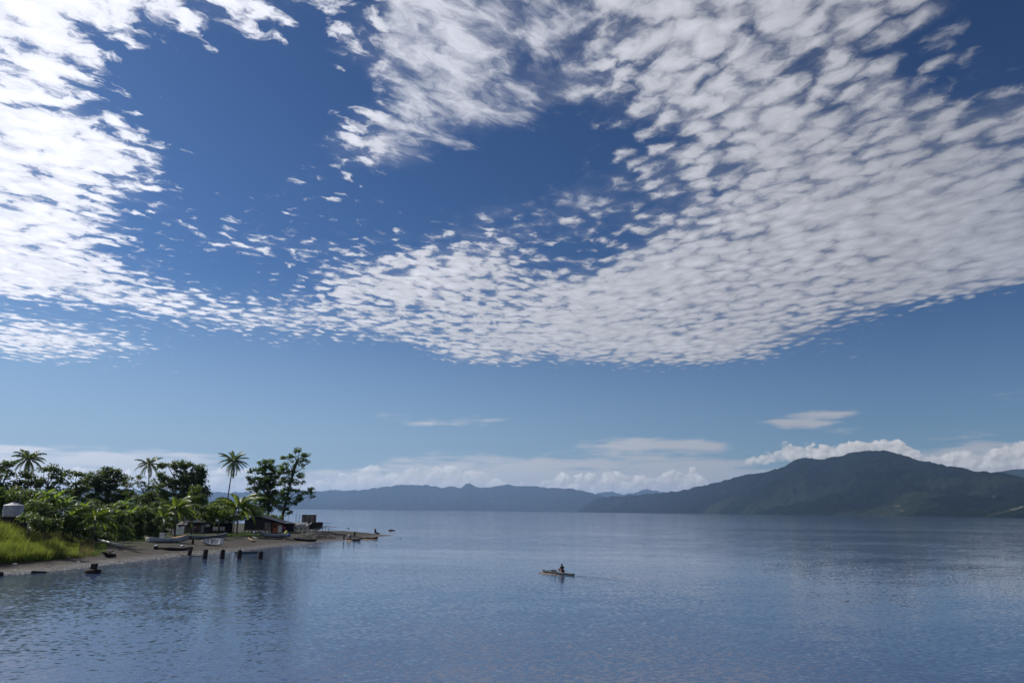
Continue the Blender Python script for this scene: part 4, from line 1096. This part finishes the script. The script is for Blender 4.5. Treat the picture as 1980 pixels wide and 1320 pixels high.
MB().tube([(r_ * .75, -.2, h_ + .1), (r_ * .75, -.2, h_ + 2.4)], .05, 8).build('pipe', M['grey_paint'], t)

# ------------------------------------------------------------------ boats
def hull(L, B, D, bow=0.55, stern=0.75, sheer=0.3, sharp=2.2, fl=0.75, transom=True, th=0.05, nst=17):
    """open hull along +x (bow at +x), keel at z=0; returns mesh data"""
    V = []; Fs = []; m = 9
    for side in (0, 1):
        for i in range(nst):
            s = i / (nst - 1)
            x = (s - .5) * L
            if transom: wdt = 1 - abs(2 * max(s - .38, 0) / 1.24) ** sharp if s > .38 else 1 - (1 - stern) * ((.38 - s) / .38) ** 2
            else: wdt = 1 - abs(2 * s - 1) ** sharp
            wdt = max(wdt, .015)
            zs = D + sheer * (abs(2 * s - .85) ** 2.2) * (1.0 if s > .42 else .45)
            zk = bow * D * max(s - .72, 0) ** 2 / .08 * .9 if s > .72 else 0
            if not transom: zk += bow * D * max(.28 - s, 0) ** 2 / .08 * .9
            zk = min(zk, zs * .8)
            for j in range(m):
                a = j / (m - 1) * math.pi  # from port gunwale under the keel to starboard
                yy = -math.cos(a); zz = 1 - math.sin(a) ** fl
                y = yy * B / 2 * wdt * (1 - .12 * (1 - zz)); z = zk + (zs - zk) * zz
                if side:
                    y *= max(1 - 2 * th / max(B * wdt, .12), .3); z = z + th * (1 - zz)
                xx = x + (.0 if not (s > .9) else (zz) * .06 * L * (s - .9) * 10 * .5)
                V.append((xx, y, z))
    n = nst * m
    for i in range(nst - 1):
        for j in range(m - 1):
            a = i * m + j
            Fs.append((a, a + 1, a + 1 + m, a + m)); Fs.append((n + a, n + a + m, n + a + 1 + m, n + a + 1))
        for j in (0, m - 1):
            a = i * m + j; Fs.append((a, a + m, n + a + m, n + a))
    for i in (0, nst - 1):
        for j in range(m - 1):
            a = i * m + j; Fs.append((a, n + a, n + a + 1, a + 1))
        Fs.append(tuple(i * m + j for j in range(m))) if i == 0 and transom else None
    rim = [[V[i * m + j] for i in range(nst)] for j in (0, m - 1)]
    return V, Fs, rim
def boat(name, label, cat, p, heading, L, B, D, mat='white_paint', rim='white_paint', seats=2, roll=0.0, pitch=0.0, group=None, deck=None, inner=None, **kw):
    t = thing(name, label, cat, p, 0, group); t.rotation_euler = (roll, pitch, heading)
    V, Fs, rm = hull(L, B, D, **kw)
    MB().add(V, Fs).build('hull', M[mat], t, True)
    mb = MB()
    for r in rm: mb.tube([Vector(q) for q in r], .035, 6)
    mb.build('gunwale', M[rim], t, True)
    n = len(rm[0])
    for q in range(seats):
        i = int(n * (.2 + .42 * q / max(seats - 1, 1)))
        x, y, z = rm[0][i]; MB().box((x, 0, z - .1), (.24, abs(y) * 1.86, .04)).build('seat', M[rim], t)
    if deck:
        i0, i1 = deck; Vd = []; Fd = []
        for i in range(i0, i1): Vd += [(rm[0][i][0], rm[0][i][1] * .97, rm[0][i][2] + .02), (rm[0][i][0], 0, rm[0][i][2] + .08), (rm[1][i][0], rm[1][i][1] * .97, rm[1][i][2] + .02)]
        for i in range(i1 - i0 - 1): a = i * 3; Fd += [(a, a + 1, a + 4, a + 3), (a + 1, a + 2, a + 5, a + 4)]
        MB().add(Vd, Fd).build('deck', M['orange_paint'], t)
    return t
def seat_on(px, py): return onland(px, py)
def two_px(xa, ya, xb, yb, z=None):
    a = onland(xa, ya) if z is None else ground(xa, ya, z); b = onland(xb, yb) if z is None else ground(xb, yb, z)
    return a, b
def place_boat(name, label, cat, xa, ya, xb, yb, B, D, on_water=False, **kw):
    a, b = two_px(xa, ya, xb, yb, 0.0 if on_water else None)
    L = (b - a).length; h = math.atan2(b.y - a.y, b.x - a.x)
    c = (a + b) / 2
    if on_water: c.z = -D * .28
    else: c.z = max(terr(c.x, c.y), (a.z + b.z) / 2) - .02
    return boat(name, label, cat, c, h, L, B, D, pitch=0 if on_water else -math.atan2(b.z - a.z, L), **kw)

p = onland(411, 1054)
boat('dinghy', 'small white open dinghy tilted towards the water on the beach', 'dinghy', p + Vector((0, 0, .25)), rad(192), 3.5, 1.6, .60, roll=rad(-40), seats=2, sharp=2.0, sheer=.18)
BG = 'boats drawn up on the beach'
place_boat('longboat', 'long white boat with an orange-brown deck at its bow, below the hanging sheet', 'boat', 284, 1049, 362, 1049, 1.4, .72, deck=(9, 16), sheer=.5, group=BG, seats=3)
place_boat('longboat', 'long faded grey boat with raised white bow behind the dinghy', 'boat', 362, 1043, 437, 1043, 1.3, .62, mat='grey_paint', sheer=.42, group=BG, seats=3)
place_boat('longboat', 'white boat pulled up before the orange shack, its raised bow pointing left', 'boat', 553, 1038.5, 501, 1036.5, 1.3, .62, sheer=.55, group=BG, seats=3, mat='pale_grey')
place_boat('canoe', 'narrow pale blue canoe beached at the foot of the grassy bank', 'canoe', 238, 1061, 188, 1050, .7, .4, sheer=.12, transom=False, group='canoes on the beach', mat='white_paint', rim='blue_paint')
place_boat('canoe', 'dark narrow canoe lying on the sand below the tarpaulin shelter', 'canoe', 566, 1043.5, 611, 1047.5, .7, .4, sheer=.2, transom=False, group='canoes on the beach', mat='black', rim='dark_wood')
place_boat('canoe', 'blue-grey canoe afloat behind the two right-hand pilings', 'canoe', 500, 1069, 455, 1070.5, .6, .34, sheer=.06, transom=False, on_water=True, mat='blue_paint', rim='dark_wood')
def outrigger(t, L, side, mat='dark_wood', fl='tan_wood', off=1.3, z=.2):
    MB().tube([(-L * .34, side * off, z - .06), (0, side * off, z - .1), (L * .3, side * off, z - .06), (L * .42, side * off, z + .06)], [.07, .1, .09, .04], 7).build('outrigger_float', M[fl], t, True)
    for x in (-L * .15, L * .18): MB().tube([(x, -side * .35, z + .3), (x, side * off * .5, z + .36), (x, side * off, z)], .03, 5).build('outrigger_boom', M[mat], t)
t = place_boat('outrigger_canoe', 'dark outrigger canoe at the water edge of the spit, nearest the standing people', 'canoe', 669, 1043.5, 697, 1045.5, .65, .45, on_water=True, transom=False, mat='black', rim='dark_wood', group='outrigger canoes at the spit', sheer=.25); outrigger(t, 5, -1)
t = place_boat('outrigger_canoe', 'dark outrigger canoe loaded with pale bundles, right-hand one at the spit', 'canoe', 698, 1041.5, 730, 1041.5, .65, .45, on_water=True, transom=False, mat='black', rim='tan_wood', group='outrigger canoes at the spit', sheer=.25); outrigger(t, 5, -1)
t = boat('outrigger_canoe', 'tiny dark boat far out on the water left of the mountains', 'canoe', ground(661, 988.2) + Vector((0, 0, -.2)), .1, 8, 1.2, 1.2, mat='black', rim='black', seats=0, transom=False)

# paddled canoe
a, b = ground(1111, 1112.5), ground(1050, 1105.5)
hd = math.atan2(b.y - a.y, b.x - a.x); Lc = (b - a).length
cc = (a + b) / 2; cc.z = -.11
tc = boat('outrigger_canoe', 'blue-grey outrigger canoe out on the open water carrying a paddler', 'canoe', cc, hd, Lc, .52, .27, mat='shaded_blue', rim='shaded_blue', seats=1, transom=False, sheer=.10, sharp=2.0)
outrigger(tc, Lc, 1, 'dark_wood', 'tan_dark', 1.0, .16)
MB().box((Lc * .16, 0, .34), (.7, .34, .2), j=.02).build('crate', M['dark_wood'], tc, bevel=.02)

# ------------------------------------------------------------------ people
def person(label, loc, rz, joints, clothes, h=1.68, group=None, hair='hair'):
    """joints: dict of skeleton points in metres; one skin surface, clothes as slightly wider shells"""
    t = thing('person', label, 'person', loc, rz, group)
    J = {k: Vector(v) for k, v in joints.items()}
    R = dict(pelvis=.135, waist=.115, chest=.135, shl=.075, shr=.075, neck=.052, head0=.075, head1=.098, head2=.085, ell=.042, elr=.042, wrl=.028, wrr=.028, hal=.034, har=.034, fil=.014, fir=.014,
             hipl=.095, hipr=.095, knl=.058, knr=.058, anl=.038, anr=.038, tol=.03, tor=.03)
    E = [('pelvis', 'waist'), ('waist', 'chest'), ('chest', 'neck'), ('neck', 'head0'), ('head0', 'head1'), ('head1', 'head2'), ('chest', 'shl'), ('chest', 'shr'), ('shl', 'ell'), ('shr', 'elr'), ('ell', 'wrl'), ('elr', 'wrr'),
         ('wrl', 'hal'), ('wrr', 'har'), ('hal', 'fil'), ('har', 'fir'), ('pelvis', 'hipl'), ('pelvis', 'hipr'), ('hipl', 'knl'), ('hipr', 'knr'), ('knl', 'anl'), ('knr', 'anr'), ('anl', 'tol'), ('anr', 'tor')]
    def skin(name, keys, grow, mat, parent):
        ks = [k for k in R if k in keys]; idx = {k: i for i, k in enumerate(ks)}
        me = bpy.data.meshes.new(name)
        me.from_pydata([J[k] for k in ks], [(idx[a], idx[b]) for a, b in E if a in idx and b in idx], []); me.update()
        o = link(name, me, M[mat], parent)
        m = o.modifiers.new('skin', 'SKIN'); m.use_smooth_shade = True
        for i, k in enumerate(ks):
            v = me.skin_vertices[0].data[i]; r = R[k] + (grow if not isinstance(grow, dict) else grow.get(k, .012)); v.radius = (r, r * (.8 if k in ('chest', 'waist') else 1)); v.use_root = (i == 0)
        s = o.modifiers.new('sub', 'SUBSURF'); s.levels = 1; s.render_levels = 2
        return o
    skin('body', set(R), 0.0, 'skin', t)
    top, bottom = clothes
    if top: skin('shirt', {'pelvis', 'waist', 'chest', 'shl', 'shr', 'ell', 'elr'}, {'pelvis': .012, 'ell': .014, 'elr': .014, 'shl': .022, 'shr': .022, 'chest': .02, 'waist': .02}, top, t)
    if bottom: skin('shorts', {'pelvis', 'hipl', 'hipr', 'knl', 'knr'}, {'pelvis': .02, 'hipl': .025, 'hipr': .025, 'knl': .03, 'knr': .03}, bottom, t)
    bm = bmesh.new(); bmesh.ops.create_uvsphere(bm, u_segments=14, v_segments=8, radius=.108)
    for v in bm.verts:
        if v.co.z < -.01: v.co *= .97
    bmesh.ops.delete(bm, geom=[v for v in bm.verts if v.co.z < -.03 or (v.co.y < -.075 and v.co.z < .045)], context='VERTS')
    me = bpy.data.meshes.new('hair'); bm.to_mesh(me); bm.free()
    o = link('hair', me, M[hair], t); o.location = (J['head1'] + J['head2']) / 2 + Vector((0, .01, .005))
    return t
def standing(arm=0.0, bend=0.0, step=.12):
    def b(z, y=0.0):  # bends the upper body forward (towards -y)
        if z > .95: return (y - math.sin(bend) * (z - .95), .95 + (z - .95) * math.cos(bend))
        return (y, z)
    j = {}
    for k, (x, y, z) in dict(pelvis=(0, 0, .95), waist=(0, 0, 1.12), chest=(0, 0, 1.33), shl=(-.17, 0, 1.40), shr=(.17, 0, 1.40), neck=(0, -.01, 1.48), head0=(0, -.02, 1.54), head1=(0, -.025, 1.60), head2=(0, -.01, 1.66),
                             ell=(-.23, -.02 - arm * .1, 1.13), elr=(.23, 0, 1.13), wrl=(-.24, -.12 - arm * .25, .93 + arm * .15), wrr=(.24, -.08, .90), hal=(-.24, -.15 - arm * .3, .85 + arm * .2), har=(.24, -.1, .82), fil=(-.235, -.17 - arm * .33, .76 + arm * .22), fir=(.235, -.12, .74)).items():
        yy, zz = b(z, y); j[k] = (x, yy, zz)
    j.update(hipl=(-.09, 0, .87), hipr=(.09, 0, .87), knl=(-.10, -.02 - step * .5, .48), knr=(.10, -.02 + step * .2, .48), anl=(-.10, .02 - step, .07), anr=(.10, .03 + step, .07), tol=(-.10, -.13 - step, .03), tor=(.10, -.12 + step, .03))
    return j
# paddler: sits low in the hull with legs forward (local -y is the bow side)
sit = dict(pelvis=(0, 0, .14), waist=(0, -.01, .31), chest=(0, -.05, .52), shl=(-.17, -.06, .60), shr=(.17, -.06, .60), neck=(0, -.08, .68), head0=(0, -.10, .74), head1=(0, -.12, .80), head2=(0, -.105, .87),
           ell=(-.24, -.20, .42), elr=(.24, -.22, .40), wrl=(-.16, -.42, .38), wrr=(.20, -.44, .34), hal=(-.13, -.49, .38), har=(.18, -.51, .33), fil=(-.09, -.52, .36), fir=(.14, -.54, .31),
           hipl=(-.10, -.03, .12), hipr=(.10, -.03, .12), knl=(-.16, -.40, .30), knr=(.16, -.40, .28), anl=(-.10, -.62, .10), anr=(.10, -.62, .10), tol=(-.10, -.74, .13), tor=(.10, -.74, .13))
dv = Vector((math.cos(hd), math.sin(hd), 0))
sp_ = cc + dv * (-Lc * .13) + Vector((0, 0, .40)); sp_.z = .24
person('paddler in dark shirt and brown shorts sitting in the outrigger canoe, holding a paddle', sp_, hd + math.pi / 2, sit, ('shirt_dark', 'shorts_brown'))
t = thing('paddle', 'short wooden paddle held across the knees of the seated paddler', 'paddle', sp_, hd + math.pi / 2)
MB().tube([(.45, -.50, .22), (-.75, -.50, .50)], .016, 7).build('shaft', M['tan_wood'], t)
mb = MB(); mb.box((.68, -.50, .165), (.42, .02, .13), ry=.23); mb.build('blade', M['tan_wood'], t, bevel=.008)

def stand(label, px, py, rz, **k):
    cl = k.pop('clothes'); q = onland(px, py) if not k.pop('wade', False) else ground(px, py, -.25)
    person(label, q, rz, standing(**k), cl)
stand('person in dark clothes standing in the shallows beside the outrigger canoes', 664.5, 1047.5, 1.2, clothes=('shirt_dark', 'shorts_dark'), arm=.4, wade=True)
stand('person in a blue shirt bending over the nearer outrigger canoe', 677, 1046, -1.0, clothes=('shirt_blue', 'shorts_dark'), bend=.7, arm=.8, wade=True)
stand('person in a white shirt crouched forward between the two wading people', 671.5, 1044.5, 1.6, clothes=('shirt_white', 'shorts_dark'), bend=1.0, arm=.8)
stand('person in dark clothes stooping on the sand behind the outrigger canoes', 685, 1040, .5, clothes=('shirt_dark', 'shorts_dark'), bend=.5, arm=.5)
stand('person in a bright pink shirt standing by the pale blue door', 549.5, 1030.5, .2, clothes=('shirt_pink', 'shorts_dark'))
stand('person in a red shirt standing under the boat shed roof', 379, 1031, .3, clothes=('shirt_red', 'shorts_dark'))
stand('person in a blue shirt just left of the one in red at the boat shed', 375, 1032, -.4, clothes=('shirt_blue', 'shorts_dark'))

# ------------------------------------------------------------------ pilings, posts, driftwood, litter
def piling(label, px, ybase, ytop, w, D=None, wet=True, tilt=0.0, spike=False, group='old wooden pilings in the shallows'):
    q = ground(px, ybase, 0.0) if wet else onland(px, ybase)
    k = q.y / F * .963; h_ = (ybase - ytop) * k; r = w * k / 2
    t = thing('piling', label, 'piling', q, 0, group)
    mb = MB(); mb.tube([(0, 0, -.8), (0, 0, 0), (tilt * .5, 0, h_ * .5), (tilt, 0, h_)], [r, r, r * .98, r * .94], 14, jag=.05); mb.build('post', M['piling'], t)
    mb = MB(); mb.tube([(tilt, 0, h_ - .1), (tilt * 1.02, .02, h_ + .06), (tilt * 1.03, .03, h_ + .10)], [r * .85, r * .7, r * .3], 11, jag=.25); mb.build('rotten_top', M['piling'], t)
    if spike: MB().tube([(tilt, 0, h_), (tilt + .02, 0, h_ + .35)], [.05, .02], 5).build('spike', M['piling'], t)
piling('leftmost of the four thick black pilings standing in the water', 395.5, 1080, 1063.5, 9, tilt=.08)
piling('second from left of the four thick black pilings standing in the water', 429.3, 1079.5, 1063.5, 8.8, tilt=.03)
piling('third of the four thick black pilings, with a thin spike on its top', 462.5, 1079.5, 1064.5, 8.8, spike=True, tilt=.04)
piling('rightmost of the four thick black pilings standing in the water', 503, 1080, 1066.5, 9, tilt=.04)
piling('short worn black stump at the water edge left of the four pilings', 365.5, 1074, 1062.5, 8, wet=False, tilt=.12, group=None)
piling('small dark post on the sand between the dinghy and the fallen log', 372.5, 1051, 1043, 4.5, wet=False, group=None)
q = ground(179, 1107.5)
k = q.y / F * .963
t = thing('broken_piling', 'black broken piling on a wide round concrete foot in the shallows at the left', 'piling', q)
MB().tube([(0, 0, -.3), (0, 0, .0), (0, 0, 6 * k), (0, 0, 7.5 * k)], [12.5 * k, 14.5 * k, 14.3 * k, 12 * k], 22, jag=.04).build('foot', M['piling'], t)
MB().box((.08, 0, 12 * k), (9.5 * k, 8 * k, 12 * k), j=.05).build('post', M['piling'], t, bevel=.03)
q = ground(0, 1113); t = MB().tube([(0, 0, -.4), (0, 0, .3), (0, 0, .42)], [.34, .3, .2], 12, jag=.1).build('piling', M['piling']); t.location = q; tag(t, 'small black stump in the water cut by the left edge of the picture', 'piling')
def log(label, pts, r0, r1, cat='driftwood', name='driftwood_log', mat='piling', roots=0, group='driftwood on the beach'):
    P = [onland(x, y) for x, y in pts]; c = P[0].copy()
    t = thing(name, label, cat, c, 0, group)
    L = [(q - c) + Vector((0, 0, (r0 + (r1 - r0) * i / (len(P) - 1)) * .7)) for i, q in enumerate(P)]
    MB().tube(L, [r0 + (r1 - r0) * i / (len(P) - 1) for i in range(len(P))], 9, jag=.12).build('log', M[mat], t, True)
    for i in range(roots):
        a = i * 2 * math.pi / roots; d = Vector((math.cos(a), math.sin(a) * .6, random.uniform(.1, .9)))
        MB().tube([L[0] - d * .1, L[0] + d * .5 + Vector((0, 0, .1)), L[0] + d * random.uniform(.8, 1.2)], [r0 * .6, r0 * .35, .03], 6).build('root', M[mat], t, True)
log('long dark fallen trunk lying across the middle of the beach', [(297, 1061), (325, 1063), (350, 1064), (371, 1060)], .27, .2, name='fallen_trunk')
log('dark driftwood root clump on the beach right of the grassy bank', [(206, 1076), (222, 1075)], .3, .2, roots=8, name='driftwood_root')
log('pale thin branch lying on the sand below the black hut', [(480, 1040), (487, 1044), (496, 1046)], .09, .05, mat='tan_wood')
log('dark short log under the pale thin branch', [(486, 1047), (493, 1047.5)], .16, .12)
log('pale board lying left of the white boat before the black hut', [(488, 1038), (497, 1041)], .12, .1, mat='white_paint')
log('dark beam propped under the white boat before the orange shack', [(500, 1041), (520, 1042), (545, 1043)], .14, .12)
log('pale beam lying right of the white boat', [(548, 1042), (560, 1043)], .12, .1, mat='tan_wood')
log('thin dark branch at the waterline left of the four pilings', [(348, 1074), (372, 1074.5), (400, 1074)], .07, .03)
log('low dark snag at the waterline in the lower left', [(60, 1108), (75, 1107), (90, 1106.5)], .16, .08)
def snag(label, x0, y0, pts, r, name='driftwood_snag', mat='piling'):
    q = ground(x0, y0); k = q.y / F * .963
    t = MB().tube([(a * k, 0, b * k) for a, b in pts], r, 8, jag=.25).build(name, M[mat], None, True); t.location = q; tag(t, label, 'driftwood', 'snags in the water off the spit'); return t
snag('upright black stump in the water just beyond the tip of the spit', 726, 1027.5, [(0, -2), (-.5, 2), (-1, 4), (-.5, 6)], [.45, .38, .3, .18])
snag('low black lump in the water between the stump and the spit tip', 730, 1031, [(-4, -.3), (-2, 1.2), (1, .8), (5, 0)], [.1, .25, .2, .06])
snag('dark floating branch with a twig, rightmost thing off the spit', 757, 1025.5, [(-7, 0), (-3, .6), (2, .7), (8, .2)], [.06, .3, .25, .05])
snag('small dark floating branch beyond the spit, left of the stump', 673, 1021.3, [(-3, 0), (0, .3), (3, .5)], [.05, .16, .1])
snag('tiny dark floating bit right of the spit tip', 774.5, 1040.5, [(-1, 0), (1, .2)], [.12, .1])
snag('small dark floating stick in the open water right of the middle', 1638, 1161.5, [(-5, 0), (0, .3), (4, .2)], [.02, .035, .02], mat='grey_wood')

def bundle(label, px, py, sx, sz, mat, cat='bundle', name='bundle', dz=0.0, water=False):
    q = (onland(px, py) if not water else ground(px, py)) + Vector((0, 0, dz)); k = q.y / F * .963
    bm = bmesh.new(); bmesh.ops.create_icosphere(bm, subdivisions=3, radius=1.0)
    for v in bm.verts:
        nz = 1 + .35 * (float(vnoise(np.array(v.co.x * 1.7 + px), np.array(v.co.y * 1.7 + v.co.z))) - .5)
        v.co = Vector((v.co.x * sx * k / 2 * nz, v.co.y * sx * k / 2 * nz * .8, max(v.co.z, -.55) * sz * k * .6 * nz + sz * k * .33))
    me = bpy.data.meshes.new(name); bm.to_mesh(me); bm.free()
    for f_ in me.polygons: f_.use_smooth = True
    o = link(name, me, M[mat]); o.location = q; tag(o, label, cat); return o
bundle('yellow-green plastic bundle at the right end of the white boat', 553, 1034, 8, 9, 'yellow', dz=.0)
bundle('dark blue bundle on the ground right of the yellow-green one', 558, 1037, 7, 6, 'blue')
bundle('dark blue drum-like bundle under the floor of the black hut', 493, 1032, 8, 5, 'blue')
bundle('purple-blue bundle lying on the dark canoe below the shelter', 576, 1044.5, 8, 4, 'blue', dz=.2)
bundle('white bundle in the nearer outrigger canoe at the spit', 672, 1043.5, 4, 4, 'white_sheet', water=True, dz=.25)
bundle('pale bundle in the right-hand outrigger canoe at the spit', 710, 1040.5, 7, 3, 'cloth', water=True, dz=.3)
bundle('white litter lying on the wet sand near the lower left corner', 29, 1091, 9, 2.5, 'white_sheet', cat='litter', name='litter')
bundle('white litter on the dark sand below the grassy bank', 132, 1078, 5, 2.5, 'white_sheet', cat='litter', name='litter')
bundle('cream litter between the grassy bank and the black broken piling', 152, 1087, 6, 2.5, 'white_sheet', cat='litter', name='litter')
bundle('pale litter under the dark round shrub', 302, 1056, 6, 3, 'white_sheet', cat='litter', name='litter')
bundle('white container under the bow of the orange-decked boat', 352, 1056, 6, 3, 'white_sheet', cat='litter', name='litter')
bundle('yellowish litter at the waterline between the first two pilings', 413, 1069, 5, 2, 'tan_wood', cat='litter', name='litter')
p, rz, k = face(311, 1047)
t = thing('cabinet_box', 'white and orange upright cabinet half hidden left of the orange-decked boat', 'cabinet', p, rz)
MB().box((0, .3, .9), (.6, .6, 1.0), j=.02).build('cabinet', M['white_paint'], t, bevel=.02); MB().box((0, .3, .2), (.65, .65, .4)).build('base', M['orange_paint'], t); MB().box((0, .3, 1.43), (.74, .74, .06)).build('top', M['white_paint'], t)

# rubble and pebbles (uncountable)
def stones(name, label, spots, mat):
    V = []; Fs = []
    oct_ = np.array([(1, 0, 0), (0, 1, 0), (-1, 0, 0), (0, -1, 0), (0, 0, .6), (0, 0, -.4)], float)
    fo = [(0, 1, 4), (1, 2, 4), (2, 3, 4), (3, 0, 4), (1, 0, 5), (2, 1, 5), (3, 2, 5), (0, 3, 5)]
    for q, s in spots:
        b = len(V); a = random.uniform(0, 6); R_ = np.array([[math.cos(a), -math.sin(a), 0], [math.sin(a), math.cos(a), 0], [0, 0, 1]])
        P = (oct_ * RNG.uniform(.6, 1.3, (6, 1)) * s * np.array([1.3, .9, .8])) @ R_.T + np.array(q)
        V += [tuple(x) for x in P]; Fs += [tuple(i + b for i in f_) for f_ in fo]
    o = link(name, mesh_np(V, Fs), M[mat]); o['kind'] = 'stuff'; tag(o, label, 'stones')
sp1 = []
for i in range(2600):
    px_ = random.uniform(-20, 420) if i % 3 else random.uniform(300, 620); yb = np.interp(px_, [s[0] for s in SHORE[:15]], [s[1] for s in SHORE[:15]])
    q = onland(px_, yb - abs(random.gauss(0, 5)) + 1.2)
    sp1.append((q, random.choice((.04, .05, .06, .09, .13))))
stones('pebbles', 'grey and pale pebbles strewn along the waterline', sp1, 'rock')
sp2 = []
for i in range(900):
    x_ = random.uniform(583, 648); hp = .9 * math.exp(-((x_ - 615) / 22) ** 2)
    q = onland(x_, random.uniform(1030, 1041)) + Vector((0, 0, abs(random.gauss(0, .5)) * hp)); sp2.append((q, random.uniform(.06, .26)))
stones('rubble', 'heap of rubble and scrap at the end of the row of huts', sp2, 'scrap')
